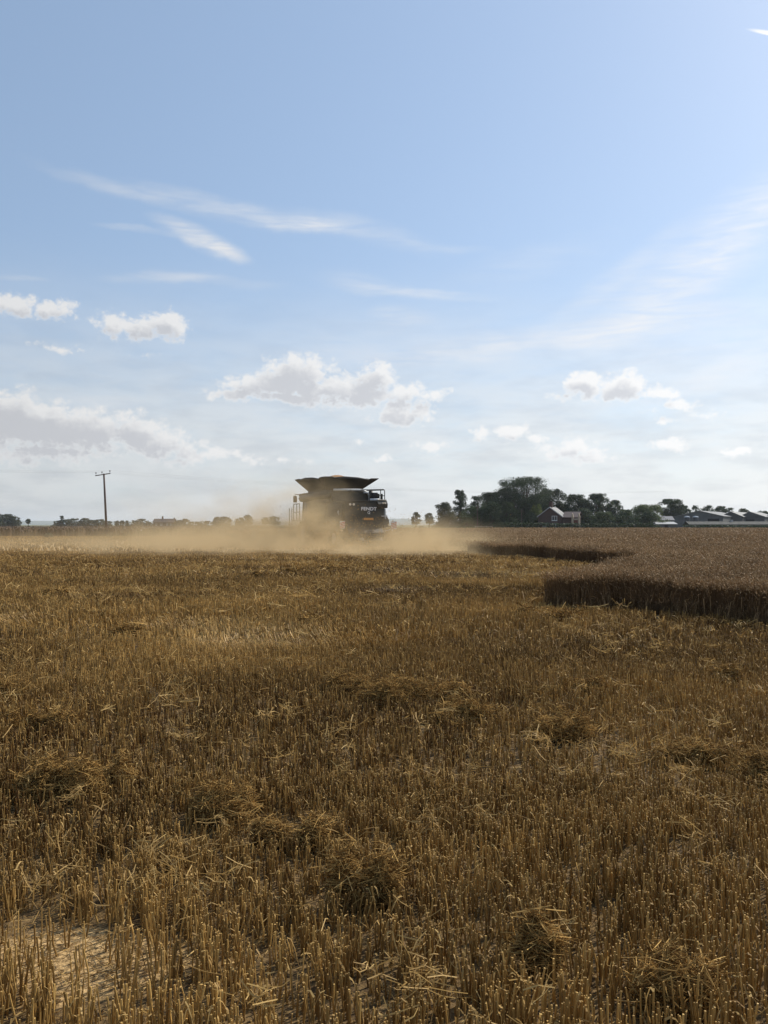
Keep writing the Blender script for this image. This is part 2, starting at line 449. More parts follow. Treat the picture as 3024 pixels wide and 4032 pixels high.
def leanf(x, y):
    a_ = vnoise(x + 90, y + 90, 2.2, 31); l = np.clip(a_ - .66, 0, 1) * 2.2
    # flattened patch on the left, as the header left it
    dr = vnoise(x + 20, y + 20, 3.0, 32) * 6.28
    # flattened streaks on the left, as the header left them
    fl = 1.1 * np.exp(-((x + 6.1) / 1.7) ** 2 - ((y - 13.6 + .25 * (x + 6.1)) / .6) ** 2) + .2 * np.exp(-((x + 3.0) / 1.3) ** 2 - ((y - 12.4 + .3 * (x + 3.0)) / .35) ** 2)
    return l * np.cos(dr) - .75 * fl, l * np.sin(dr) + .5 * fl
def tone(x, y):
    band = vnoise(x / 7 + 30, y + 60 + .12 * x, 2.1, 43) - .5
    return np.clip(.28 * band + .45 * vnoise(x + 60, y + 60, 2.5, 41) + .2 * vnoise(x + 60, y + 60, .5, 42) + rng.beta(1.0, 2.4, x.shape) * .80 - .16, 0, 1)

def stubble_band(B, d0, d1, dens, k, seg, r0, pad):
    x, y = scatter(d0, d1, dens, pad)
    n = len(x); h = hfield(x, y); lx, ly = leanf(x, y)
    lx = lx + rng.normal(0, .10, n); ly = ly + rng.normal(0, .10, n)
    z0 = np.full(n, -.02)
    base_ = np.stack([x, y, z0], 1); top = np.stack([x + lx * h, y + ly * h, h / np.sqrt(1 + lx ** 2 + ly ** 2)], 1)
    r = r0 * rng.uniform(.7, 1.25, n)
    if seg == 2:
        mid = base_ * .5 + top * .5 + np.concatenate([rng.normal(0, .005, (n, 2)), np.zeros((n, 1))], 1)
        tip = top - (top - base_) * (rng.uniform(.004, .02, n) / h)[:, None]
        Pth = np.stack([base_, mid, tip, top], 1); Rr = np.stack([r * 1.25, r * 1.08, r * .97, r * .97], 1)
    else:
        Pth = np.stack([base_, top], 1); Rr = np.stack([r * 1.2, r], 1)
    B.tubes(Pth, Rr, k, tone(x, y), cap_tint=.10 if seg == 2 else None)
    return x, y, h
def leaves(B, x, y, h, frac, w0, seg=4, ln=(.05, .16)):
    m = rng.random(len(x)) < frac; x, y, h = x[m], y[m], h[m]; n = len(x)
    a_ = rng.uniform(0, 6.28, n); L = rng.uniform(*ln, n); up = rng.uniform(-.2, 1.1, n); z = h * rng.uniform(.25, 1.0, n)
    tt = np.linspace(0, 1, seg)[None]
    cur = rng.uniform(.6, 2.2, n)[:, None]
    px_ = x[:, None] + np.cos(a_)[:, None] * L[:, None] * tt * .7; py_ = y[:, None] + np.sin(a_)[:, None] * L[:, None] * tt * .7
    pz_ = np.maximum(z[:, None] + L[:, None] * (up[:, None] * tt - cur * tt ** 2), .006)
    side = np.stack([-np.sin(a_), np.cos(a_), rng.normal(0, .5, n)], 1)
    wd = w0 * rng.uniform(.6, 1.4, n)[:, None] * (1 - .75 * tt ** 2)
    B.ribbons(np.stack([px_, py_, pz_], -1), wd, unit(side), np.clip(rng.beta(2, 2, n) + .05, 0, 1))
def litter(B, d0, d1, dens, ln, r, zmax, pad=3.5, k=3, horiz=.25):
    n = int(dens * (.4635 * (d1 * d1 - d0 * d0) + 2 * pad * (d1 - d0)))
    y = np.sqrt(rng.uniform(d0 * d0, d1 * d1, n)); x = rng.uniform(-1, 1, n) * (.4635 * y + pad)
    m = ~in_poly(x, y, WHEAT); x, y = x[m], y[m]; n = len(x)
    a_ = rng.uniform(0, 6.28, n); L = rng.uniform(*ln, n); tilt = rng.normal(0, horiz, n)
    z = .006 + zmax * rng.random(n) ** 2.2
    d = np.stack([np.cos(a_) * np.cos(tilt), np.sin(a_) * np.cos(tilt), np.sin(tilt)], 1) * L[:, None] / 2
    c0 = np.stack([x, y, z + np.abs(d[:, 2])], 1); bend = rng.normal(0, .012, (n, 3))
    B.tubes(np.stack([c0 - d, c0 + bend, c0 + d], 1), np.repeat((r * rng.uniform(.6, 1.3, n))[:, None], 3, 1), k, np.clip(rng.beta(2.4, 2, n), 0, 1))
    return B

B1 = Batch()
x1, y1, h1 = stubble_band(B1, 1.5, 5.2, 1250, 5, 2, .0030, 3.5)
x2, y2, h2 = stubble_band(B1, 5.2, 11, 950, 4, 1, .0031, 4)
x3, y3, h3 = stubble_band(B1, 11, 24, 430, 3, 1, .0048, 5)
x4, y4, h4 = stubble_band(B1, 24, 48, 120, 3, 1, .0095, 6)
x5, y5, h5 = stubble_band(B1, 48, 112, 16, 3, 1, .022, 4)
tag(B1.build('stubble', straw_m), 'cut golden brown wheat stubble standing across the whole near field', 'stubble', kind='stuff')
B2 = Batch()
leaves(B2, x1, y1, h1, .34, .0058, 4, (.03, .10))
leaves(B2, x1, y1, h1 * 1.02, .45, .0060, 3, (.012, .04))
leaves(B2, x2, y2, h2, .28, .007, 3, (.04, .12))
leaves(B2, x2, y2, h2 * 1.02, .45, .008, 3, (.015, .05))
leaves(B2, x3, y3, h3, .30, .013, 3, (.08, .2))
leaves(B2, x4, y4, h4, .22, .03, 3, (.12, .3))
litter(B2, 1.9, 6, 90, (.03, .16), .0018, .12)
litter(B2, 6, 14, 40, (.04, .18), .0026, .14)
litter(B2, 14, 45, 6, (.08, .3), .006, .16)
litter(B2, 1.9, 5.5, 900, (.012, .05), .0016, .012)
litter(B2, 5.5, 9, 250, (.02, .07), .0024, .012)
# little tufts of chaff caught among the stalks
def tufts(B, d0, d1, dens, rad, r, k_):
    n = int(dens * (.4635 * (d1 * d1 - d0 * d0) + 7 * (d1 - d0)))
    y = np.sqrt(rng.uniform(d0 * d0, d1 * d1, n)); x = rng.uniform(-1, 1, n) * (.4635 * y + 3.5)
    m = ~in_poly(x, y, WHEAT) & (rng.random(n) < np.clip(2.2 * vnoise(x + 33, y + 33, .9, 71) - .35, .05, 1)); x, y = x[m], y[m]; n = len(x)
    z = rng.uniform(.02, .15, n)
    x = np.repeat(x, k_) + rng.normal(0, rad, n * k_); y = np.repeat(y, k_) + rng.normal(0, rad, n * k_); z = np.repeat(z, k_) + np.abs(rng.normal(0, rad * .45, n * k_)); n *= k_
    a_ = rng.uniform(0, 6.28, n); L = rng.uniform(.5, 2.0, n) * rad; tl = rng.normal(0, .5, n)
    dv = np.stack([np.cos(a_) * np.cos(tl), np.sin(a_) * np.cos(tl), np.sin(tl)], 1) * L[:, None]
    c0 = np.stack([x, y, z + .01], 1)
    B.ribbons(np.stack([c0 - dv, c0 + rng.normal(0, rad * .2, (n, 3)), c0 + dv], 1), np.full((n, 3), r), unit(rng.normal(0, 1, (n, 3))), np.clip(rng.beta(2.6, 1.6, n), 0, 1))
tufts(B2, 1.9, 6, 14, .035, .0042, 16)
tufts(B2, 6, 14, 7, .05, .0065, 12)
tufts(B2, 14, 40, 1.6, .10, .014, 9)
tag(B2.build('loose_straw', leaf_m), 'loose dry straw, leaves and chaff scattered among the stubble', 'straw', kind='stuff')

# ------------------------------------------------------------------ straw clumps lying on the stubble
clump_m = mat('straw_clump', (.07, .030, .007), .8, spec=.05, rgb2=(.86, .545, .185), tint=True, transl=.2)
CL = [(300, 3140, 430, .22, 'big shaggy straw clump in the left foreground with a pale matted top'),
      (1450, 3560, 300, .20, 'dark straw clump in the foreground just left of the picture middle'),
      (2110, 3820, 240, .17, 'straw clump low in the right foreground with a bright frayed top'),
      (800, 3240, 320, .14, 'dark hollowed straw clump right of the big shaggy one'),
      (2640, 3960, 260, .13, 'flat loose straw heap near the bottom right edge'),
      (1230, 3330, 300, .06, 'thin pale mat of straw pressed on the ground in the foreground middle'),
      (2980, 3090, 200, .16, 'small straw clump at the right edge in the foreground'),
      (150, 2900, 180, .17, 'straw clump above the big shaggy one near the left edge'),
      (48, 2755, 110, .16, 'little dark tuft of straw at the left edge of the stubble'),
      (1400, 2740, 330, .17, 'left heap in the broken line of straw across the middle stubble'),
      (1640, 2775, 400, .16, 'widest heap in the broken line of straw across the middle stubble'),
      (1880, 2835, 330, .10, 'low pale heap at the right end of the broken straw line'),
      (2210, 2915, 300, .17, 'dark rounded straw clump right of the broken straw line'),
      (2720, 3010, 380, .08, 'low scattered straw heap right of the dark rounded clump'),
      (2080, 2440, 200, .20, 'pale yellow straw heap in front of the standing wheat corner'),
      (2250, 2455, 130, .19, 'greenish straw heap beside the pale one near the wheat corner'),
      (480, 2520, 110, .18, 'dark straw clump on the left stubble beyond the flattened patch'),
      (1250, 2470, 230, .13, 'long low straw heap in the middle distance left of centre'),
      (1030, 2285, 75, .22, 'leftmost of the small straw heaps lined up before the dust'),
      (1150, 2266, 80, .22, 'small straw heap second from the left before the dust'),
      (1300, 2250, 110, .22, 'longest of the small straw heaps lined up before the dust'),
      (1640, 2243, 90, .2, 'rightmost of the small straw heaps lined up before the dust'),
      (2330, 2750, 110, .15, 'small pale straw tuft among the stubble right of centre'),
      (2880, 2700, 110, .15, 'small dark straw tuft in the stubble below the wheat face'),
      (260, 2360, 90, .2, 'small grey straw heap in the left middle distance'),
      ]
for (px, py, wpx, hgt, lab) in CL:
    d = EYE * FPX / (py - HOR); cx = (px - 1512) / FPX * d; w = wpx / FPX * d / 2 * .82
    hgt = max(hgt * 1.2, .09)
    far = d > 10
    n = int(np.clip(9000 * w, 1200, 3200)) if not far else int(np.clip(900 * w, 400, 1100))
    Bc = Batch()
    nbl = 8; bo = rng.normal(0, 1, (nbl, 2)) * np.array([.62, .26]) * w; br = w * rng.uniform(.16, .48, nbl); bh = rng.uniform(.35, 1.0, nbl) * hgt * .85
    bi = rng.integers(0, nbl, n); rr = np.sqrt(rng.random(n)); th = rng.uniform(0, 6.28, n)
    lx_ = bo[bi, 0] + np.cos(th) * rr * br[bi] * 1.25; ly_ = bo[bi, 1] + np.sin(th) * rr * br[bi] * .9
    env = .07 + bh[bi] * (1 - rr ** 2) + rng.normal(0, .018, n)
    z = np.where(rng.random(n) < .72, env, env * rng.random(n))
    a_ = rng.uniform(0, 6.28, n); L = rng.gamma(2.2, .032, n) * (1.8 if far else 1) + .015; tl = rng.normal(0, .32, n)
    dv = np.stack([np.cos(a_) * np.cos(tl), np.sin(a_) * np.cos(tl), np.sin(tl)], 1) * L[:, None] / 2
    c0 = np.stack([lx_, ly_, np.maximum(z, .01 + np.abs(dv[:, 2]))], 1)
    r_ = (.0013 if not far else .00028 * d) * rng.uniform(.6, 1.4, n)
    Bc.tubes(np.stack([c0 - dv, c0 + rng.normal(0, .015, (n, 3)), c0 + dv], 1), np.repeat(r_[:, None], 3, 1), 3, np.clip(rng.beta(.8, 1.7, n), 0, 1))
    m_ = n // 2; i_ = rng.integers(0, n, m_)
    sd = unit(rng.normal(0, 1, (m_, 3)))
    Bc.ribbons(np.stack([c0[i_] - dv[i_] * .8, c0[i_] + rng.normal(0, .02, (m_, 3)), c0[i_] + dv[i_] * .8], 1), np.full((m_, 3), .0034 if not far else .0006 * d), sd, np.clip(rng.beta(1.3, 2, m_), 0, 1))
    # packed core so that no ground shows through
    o = Bc.build('straw_clump', clump_m); o.location = (cx, d, 0)
    tag(o, lab, 'straw clump', 'straw clumps left on the stubble')

# ------------------------------------------------------------------ standing wheat
wheat_m = mat('wheat', (.075, .041, .018), .6, spec=.15, rgb2=(.47, .303, .142), tint=True, transl=.25)
def wheat_pts(d0, d1, dens, inset=0.0, pad=1.5):
    n = int(dens * (d1 * d1 - d0 * d0) * .5 * (.4635 * 2 + 4 * pad / (d0 + d1)))
    y = np.sqrt(rng.uniform(d0 * d0, d1 * d1, n)); x = rng.uniform(-1, 1, n) * (.4635 * y + pad)
    fr = .55 * (vnoise(x + 77, y + 77, .5, 91) - .5) + .5 * (vnoise(x + 77, y + 77, 1.7, 92) - .5)
    m = in_poly(x + fr, y + fr, WHEAT)
    if edge_only:
        e_ = np.zeros(len(x), bool)
        for ox, oy in ((-.7, 0), (0, -.9), (-.5, -.6), (-.6, .5), (-.2, 1.0)): e_ |= ~in_poly(x + ox, y + oy, WHEAT)
        m &= e_
    return x[m], y[m]
def wheat_h(x, y):
    return .61 + .07 * (vnoise(x + 40, y + 40, 1.3, 51) - .5) + .09 * (vnoise(x + 40, y + 40, 6, 52) - .5)
BW = Batch(); edge_only = False
def plants(d0, d1, dens, full, sc, k_ear, pad=6):
    x, y = wheat_pts(d0, d1, dens, pad=pad); n = len(x)
    h = wheat_h(x, y) * rng.normal(1, .095, n)
    tn = np.clip(.45 * vnoise(x + 40, y + 40, 1.8, 53) + .1 + rng.beta(2, 2.4, n) * .5, 0, 1)
    la = rng.normal(0, .07, (n, 2)); z0 = np.zeros(n) if full else h * .55
    base_ = np.stack([x, y, z0], 1); neck = np.stack([x + la[:, 0] * h, y + la[:, 1] * h, h], 1)
    mid = base_ * .45 + neck * .55
    BW.tubes(np.stack([base_, mid, neck], 1), np.repeat((.0019 * sc * rng.uniform(.8, 1.2, n))[:, None], 3, 1), 3, tn * .3, cap=False)
    # nodding ears
    a_ = rng.normal(2.6, 1.5, n); Le = rng.uniform(.065, .10, n) * (.6 + .4 * sc); dr = rng.uniform(.1, 2.6, n)
    tt = np.linspace(0, 1, 5)[None]
    ang_ = dr[:, None] * (.25 + .75 * tt)
    hx = np.cumsum(np.sin(ang_), 1) * (Le / 5)[:, None]; hz = np.cumsum(np.cos(ang_), 1) * (Le / 5)[:, None]
    Pe = np.stack([neck[:, 0:1] + np.cos(a_)[:, None] * hx, neck[:, 1:2] + np.sin(a_)[:, None] * hx, neck[:, 2:3] + hz], -1)
    re = np.array([.25, .85, 1, .85, .25])[None] * (.0062 * sc * rng.uniform(.8, 1.2, n))[:, None]
    BW.tubes(Pe, re, k_ear, np.clip(tn + .26, 0, 1), cap=False)
    return x, y, h
x, y, h = plants(9, 21, 430, True, 1.15, 4)
leaves(BW, x, y, h, .8, .009, 4, (.1, .25))
leaves(BW, x, y, h * .6, .7, .010, 4, (.1, .25))
edge_only = True
x, y, h = plants(9, 21, 900, True, 1.15, 3)
leaves(BW, x, y, h * .8, .8, .009, 3, (.1, .25))
x, y, h = plants(21, 46, 260, True, 2.0, 3, 6)
edge_only = False
x, y, h = plants(21, 46, 130, True, 2.0, 4, 6)
leaves(BW, x, y, h, .5, .02, 3, (.12, .3))
x, y, h = plants(46, 95, 22, False, 4.2, 3, 9)
x, y, h = plants(95, 206, 3.4, False, 9.0, 3, 12)
wheat_o = tag(BW.build('wheat_crop', wheat_m), 'uncut brown ripe wheat standing as a block right of the stubble', 'wheat', kind='stuff')
# the dense lower crop that closes the view between the stems
cm = mat('wheat_understorey', (.085, .05, .025), .9, spec=.1, rgb2=(.19, .122, .066), nscale=1.6)
Vc = []; Fc = []; nb = 0
for (ya, yb, st, zt, xa, xb) in ((9, 26, .25, .30, 2, 15), (26, 50, .5, .34, -4, 34), (50, 206, 1.5, .5, -22, 150)):
    gx = np.arange(xa, xb, st); gy = np.arange(ya, yb, st)
    A, Bq = np.meshgrid(gx, gy, indexing='ij'); A = A.ravel(); Bq = Bq.ravel()
    ok = np.ones(len(A), bool)
    for ox in (-.18, st + .18):
        for oy in (-.18, st + .18): ok &= in_poly(A + ox, Bq + oy, WHEAT)
    A, Bq = A[ok], Bq[ok]; n = len(A)
    zz = lambda u, w: zt + (vnoise(u + 70, w + 70, 1.5, 61) - .5) * .16 + (vnoise(u + 70, w + 70, 5, 62) - .5) * .1
    q = [np.stack([A + ox, Bq + oy, zz(A + ox, Bq + oy)], 1) for ox, oy in ((0, 0), (st, 0), (st, st), (0, st))]
    q0 = [np.stack([A + ox, Bq + oy, np.zeros(n)], 1) for ox, oy in ((0, 0), (st, 0))]
    Vc += q + q0; r_ = np.arange(n)
    Fc.append(np.stack([nb + r_, nb + n + r_, nb + 2 * n + r_, nb + 3 * n + r_], 1))
    Fc.append(np.stack([nb + 4 * n + r_, nb + 5 * n + r_, nb + n + r_, nb + r_], 1))
    nb += 6 * n
mesh_np('lower_stems', np.concatenate(Vc), Fc, cm, parent=wheat_o)

# brown crop beyond the stubble on the left
brown_m = mat('brown_crop', (.075, .05, .034), .9, spec=.1, rgb2=(.13, .088, .055), tint=True)
n = 9000
y = np.concatenate([112 + rng.random(n // 2) * 3, rng.uniform(112, 330, n // 2)]); x = rng.uniform(-260, -20.4, n)
m = in_poly(x, y, BROWN); x, y = x[m], y[m]; n = len(x)
Bb = Batch()
h = rng.normal(1.12, .1, n); r_ = rng.uniform(.16, .34, n)
Pb = np.stack([np.stack([x, y, np.zeros(n)], 1), np.stack([x, y, h * .5], 1), np.stack([x + rng.normal(0, .1, n), y, h * .85], 1), np.stack([x + rng.normal(0, .15, n), y, h], 1)], 1)
Bb.tubes(Pb, r_[:, None] * np.array([[.9, 1.1, .8, .1]]), 5, rng.random(n), cap=False)
A = MB().prism([(a_, b_) for a_, b_ in [(-141, 113), (-20.5, 113), (-20.5, 329), (-259, 329)]], 'z', 0, .95)
brown_o = tag(Bb.build('brown_crop', brown_m), 'dark brown unharvested crop in a band beyond the left stubble', 'crop', kind='stuff')
A.build('lower_growth', mat('brown_crop_mass', (.08, .055, .036), .95, spec=.1, rgb2=(.12, .08, .05), nscale=.8), brown_o)
# ------------------------------------------------------------------ trees
bark_m = mat('bark', (.09, .07, .05), .9, spec=.2, rgb2=(.05, .04, .03), nscale=2)
LEAF = {'dark': mat('leaf_dark_green', (.022, .036, .016), .6, spec=.25, rgb2=(.055, .085, .03), tint=True, transl=.25),
        'mid': mat('leaf_mid_green', (.032, .05, .02), .6, spec=.25, rgb2=(.085, .12, .04), tint=True, transl=.28),
        'grey': mat('leaf_grey_green', (.05, .06, .034), .65, spec=.25, rgb2=(.12, .125, .07), tint=True, transl=.28),
        'yellow': mat('leaf_yellow_green', (.09, .12, .025), .6, spec=.25, rgb2=(.24, .26, .055), tint=True, transl=.2),
        'willow': mat('leaf_willow_green', (.07, .095, .035), .6, spec=.25, rgb2=(.17, .2, .08), tint=True, transl=.2)}

def tree(px, top_y, wpx, d, shape, leaf, label, low=.12, cat='tree', group='trees round the farm', dens=1.0, name='tree'):
    c = at(px, top_y, d); H = c.z; Wd = wpx / FPX * d
    root = empty(name, (c.x, d, 0), random.uniform(0, 6.28))
    tag(root, label, cat, group)
    g = np.random.default_rng(int(px * 7 + top_y))
    zb = H * low; crown_h = H - zb
    # clump centres inside an uneven envelope
    Wd *= {'trees round the farm': 1.28, 'hazy trees along the far left horizon': 1.5 if low < .3 else 1.05}.get(group, 1.06); nc = int(np.clip(40 + 11.0 * Wd * crown_h / 14, 40, 190))
    if shape == 'airy': nc = int(nc * .95)
    u = g.random(nc) ** 1.1; th = g.uniform(0, 6.28, nc); rr = np.sqrt(g.random(nc))
    if shape == 'tall': prof = .25 + .75 * np.sin(np.pi * (u * .62 + .30))
    elif shape == 'bush': prof = np.sqrt(np.clip(1 - (u * .97) ** 2.4, .05, 1))
    elif shape == 'willow': prof = np.sqrt(np.clip(1 - (u * .95) ** 3, .05, 1)) * (1.0)
    elif shape == 'airy': u = .10 + .90 * g.random(nc) ** .8; prof = np.clip(.45 + .9 * u, 0, 1) * np.sqrt(np.clip(1 - (u * .96) ** 5, .1, 1))
    else: prof = np.clip(1 - np.abs(2 * (u * .9 + .04) - .85) ** 2.2, .25, 1) ** .5
    cr = np.clip(.135 * min(Wd, crown_h * 1.2), .30, 2.0) * g.uniform(.6, 1.3, nc) * (1.15 - .3 * u)
    lop = 1 + .16 * np.sin(th * 2 + g.uniform(0, 6)) + .1 * np.sin(th * 3 + g.uniform(0, 6))
    rad = np.maximum(Wd / 2 * prof * lop - cr * .6, 0.02) * rr ** .75
    cz = zb + np.clip(u * crown_h, cr * .6, crown_h - cr * .75)
    C = np.stack([np.cos(th) * rad, np.sin(th) * rad, cz], 1)
    ls = np.clip(.00115 * d, .12, .75) * 1.1 * (.85 if shape == 'airy' else 1)            # leaf spray size
    nl = np.clip((cr / ls) ** 2 * 13 * dens, 16, 220).astype(int)
    idx = np.repeat(np.arange(nc), nl); n = len(idx)
    v = unit(g.normal(0, 1, (n, 3))) * (g.random(n) ** .38)[:, None]
    v[:, 2] *= .8
    Pn = C[idx] + v * cr[idx][:, None]
    if shape == 'willow': Pn[:, 2] -= np.abs(g.normal(0, .5, n))
    Pn[:, 2] = np.maximum(Pn[:, 2], .12)
    nrm = unit(g.normal(0, 1, (n, 3)) + .6 * v + np.array([[0, 0, .35]])); ref = unit(g.normal(0, 1, (n, 3)))
    a_ = unit(np.cross(nrm, ref)); b_ = np.cross(nrm, a_)
    sz = ls * g.uniform(.55, 1.25, n)[:, None]
    el_ = 1.5 if shape == 'willow' else 1.15
    V = np.stack([Pn - a_ * sz * .5, Pn + b_ * sz * .32 * el_, Pn + a_ * sz * .5 * el_, Pn - b_ * sz * .32], 1).reshape(-1, 3)
    F = (np.arange(n)[:, None] * 4 + np.arange(4)[None])
    mesh_np('crown', V, [F], LEAF[leaf], np.repeat(np.clip(g.beta(2, 2.4, n) * .7 + np.repeat(g.random(nc) * .4, nl) - .05, 0, 1), 4), root)
    # trunk and limbs
    tr = MB(); r0 = np.clip(.022 * H + .02 * Wd, .06, .6)
    fork = zb + crown_h * (.22 if shape != 'tall' else .6)
    tr.tube([(0, 0, -.1), (.03 * H * g.normal(0, .4), 0, fork * .5), (.03 * H * g.normal(0, .5), .02, fork), (0, 0, min(H * .88, fork + crown_h * .45))], [r0 * 1.25, r0, r0 * .8, r0 * .2], 7)
    for k_ in g.choice(nc, min(nc, 9), replace=False):
        z0 = g.uniform(.6, 1.0) * fork; p1 = Vector(C[k_]); p0 = Vector((0, 0, z0))
        tr.tube([p0, p0.lerp(p1, .5) + Vector((0, 0, .06 * H)), p1], [r0 * .5, r0 * .3, r0 * .08], 5)
    tr.build('trunk', bark_m, root, smooth=True)
    return root

FAR = 'hazy trees along the far left horizon'
DL = 560
for args in [
    (18, 2024, 66, DL, 'round', 'grey', 'broad hazy tree cut off by the left edge of the photo', .05),
    (56, 2033, 40, DL, 'round', 'grey', 'hazy tree just right of the broad one at the left edge', .05),
    (112, 2043, 17, DL, 'round', 'dark', 'tiny lone tree with a ball crown on a thin trunk, far left', .42),
    (230, 2050, 34, DL, 'bush', 'grey', 'low bush starting the long hazy clump left of the power pole', .02),
    (243, 2031, 17, DL, 'tall', 'grey', 'narrow upright tree sticking up from the long hazy clump', .1),
    (264, 2045, 40, DL, 'round', 'grey', 'rounded tree right of the narrow upright one in the hazy clump', .03),
    (298, 2041, 52, DL, 'round', 'grey', 'broadest tree in the middle of the long hazy clump', .03),
    (334, 2040, 34, DL, 'round', 'grey', 'domed tree right of the broadest one in the hazy clump', .03),
    (368, 2046, 42, DL, 'round', 'grey', 'low tree between two domes in the long hazy clump', .03),
    (394, 2044, 40, DL, 'round', 'grey', 'tree just left of the power pole in the hazy clump', .03),
    (426, 2052, 26, DL, 'bush', 'grey', 'low bush right behind the foot of the power pole', .02),
    (462, 2050, 17, DL, 'round', 'grey', 'first of two small trees just right of the power pole', .05),
    (481, 2049, 17, DL, 'round', 'grey', 'second of two small trees just right of the power pole', .05),
    (501, 2050, 11, DL, 'tall', 'grey', 'slim small tree beyond the two right of the power pole', .05),
    (530, 2049, 34, DL, 'bush', 'grey', 'low bushy tree left of the far hazy farmhouse', .02),
    (560, 2043, 36, DL, 'round', 'grey', 'taller bushy tree left of the far hazy farmhouse', .03),
    (588, 2056, 26, DL, 'bush', 'grey', 'lowest bush touching the left end of the far hazy farmhouse', .02),
    (706, 2048, 40, DL, 'bush', 'grey', 'bush at the right end of the far hazy farmhouse', .02),
    (727, 2042, 32, DL, 'round', 'grey', 'rounded tree a little right of the far hazy farmhouse', .03),
    (770, 2054, 60, DL, 'bush', 'grey', 'long low hedge-like bush in the dusty gap of the horizon', .02),
    (808, 2051, 44, DL, 'bush', 'grey', 'low bush left of the twin trees in the dust', .02),
    (857, 2035, 32, DL, 'round', 'grey', 'left one of the twin trees fading in the dust', .08),
    (885, 2034, 36, DL, 'round', 'grey', 'right one of the twin trees fading in the dust', .08),
    (945, 2038, 36, DL, 'round', 'grey', 'low tree leaning on the tall one in the dust', .05),
    (977, 2027, 28, DL, 'tall', 'grey', 'tallest tree fading in the dust left of the harvester', .2),
    (1044, 2037, 34, DL, 'round', 'dark', 'dark round tree with a clear trunk in the dust', .3),
    (1078, 2032, 34, DL, 'round', 'grey', 'tree nearest the harvester on its left, half lost in dust', .2),
]: tree(*args[:7], low=args[7], group=FAR)

for args in [
    # behind
    (1812, 1928, 66, 236, 'tall', 'dark', 'tall conical dark tree standing left of the farm wood', .12),
    (1878, 1951, 66, 232, 'round', 'dark', 'dark pine-like tree right of the tall conical one', .06),
    (1930, 1938, 96, 240, 'round', 'dark', 'dark tree at the left shoulder of the farm wood', .05),
    (1998, 1921, 110, 236, 'round', 'dark', 'high rounded tree leaning against the tallest tree', .05),
    (2062, 1876, 168, 232, 'airy', 'dark', 'tallest tree of all, with sky showing between its limbs', .10),
    (2178, 1925, 110, 246, 'round', 'dark', 'dark tree right of the tallest one, above the brick house', .05),
    (2112, 1950, 110, 250, 'round', 'dark', 'shaded tree filling in below the tallest tree', .03),
    (2268, 1946, 110, 240, 'round', 'dark', 'dark broad tree behind the porch of the brick house', .04),
    (2350, 1942, 100, 238, 'round', 'dark', 'rounded dark tree at the right end of the main wood', .04),
    (2415, 1968, 74, 240, 'round', 'dark', 'lower dark tree sloping down at the right of the main wood', .03),
    (2118, 1983, 62, 228, 'bush', 'yellow', 'yellow green sunlit tree just left of the brick house', .05),
    # nearer row
    (1752, 1976, 82, 224, 'bush', 'grey', 'grey green round bushy tree at the left end of the wood', .02),
    (1862, 1992, 80, 222, 'bush', 'mid', 'mid green bush below the dark pine-like tree', .02),
    (1838, 2030, 70, 219, 'bush', 'mid', 'low green bush at the foot of the tall conical tree', .01),
    (1930, 1975, 110, 222, 'bush', 'dark', 'big dark bushy tree in the left part of the wood', .02),
    (1995, 1975, 70, 224, 'bush', 'mid', 'lighter green bushy tree under the tallest tree', .02),
    (2030, 2005, 70, 226, 'bush', 'dark', 'dark undergrowth tree under the tallest tree', .02),
    (2090, 2018, 70, 226, 'bush', 'dark', 'low dark tree behind the hedge left of the brick house', .02),
    (2300, 2000, 80, 226, 'bush', 'dark', 'dark bush just right of the house porch', .02),
    (2372, 2014, 94, 222, 'bush', 'mid', 'low round green bush in front of the wood right of the house', .02),
    (2462, 2006, 84, 226, 'bush', 'mid', 'mid green bush between the wood and the pale willow', .02),
    (2440, 2030, 70, 222, 'bush', 'dark', 'low dark bush above the hedge left of the pale willow', .02),
    (2546, 1984, 130, 234, 'willow', 'willow', 'pale green willow with a broad soft dome', .05),
    (2548, 2012, 84, 221, 'bush', 'dark', 'black green bush in front of the pale willow', .01),
    (2500, 2040, 70, 220, 'bush', 'dark', 'low dark bush at the right end of the long hedge', .01),
    # by the barns
    (2640, 1964, 84, 285, 'airy', 'dark', 'airy dark tree rising left of the grain barns', .10),
    (2692, 1990, 56, 290, 'round', 'dark', 'dark tree right of the airy one beside the barns', .05),
    (2738, 1990, 44, 292, 'round', 'dark', 'small dark tree meeting the biggest barn ridge', .05),
    (2668, 2008, 70, 288, 'bush', 'dark', 'dark bush filling in below the airy tree', .02),
    (2792, 1988, 54, 330, 'round', 'dark', 'left tree of the row behind the barn roof', .05),
    (2842, 1992, 60, 330, 'round', 'dark', 'middle tree of the row behind the barn roof', .05),
    (2878, 1999, 36, 330, 'round', 'dark', 'right, lowest tree of the row behind the barn roof', .05),
    (2925, 2002, 60, 330, 'bush', 'grey', 'grey flat-topped tree standing alone behind the barns', .05),
    (3004, 2011, 56, 300, 'round', 'dark', 'dark tree at the right edge of the photo by the barns', .05),
]: tree(*args[:7], low=args[7])
for args in [
    (1638, 2016, 46, 300, 'round', 'grey', 'lone round tree on a thin trunk right of the harvester', .28),
    (1690, 2019, 46, 300, 'round', 'grey', 'lone open-crowned tree between the round one and the wood', .34),
]: tree(*args[:7], low=args[7], group='lone trees right of the harvester')
for args in [
    (1650, 2071, 70, 255, 'bush', 'grey', 'low scrub at the foot of the lone round tree', .01),
    (1715, 2070, 60, 250, 'bush', 'grey', 'low scrub between the open-crowned tree and the wood', .01),
    (190, 2098, 30, 104, 'bush', 'grey', 'small green bush on the left stubble edge', .01),
]: tree(*args[:7], low=args[7], cat='bush', group='low scrub', name='bush')

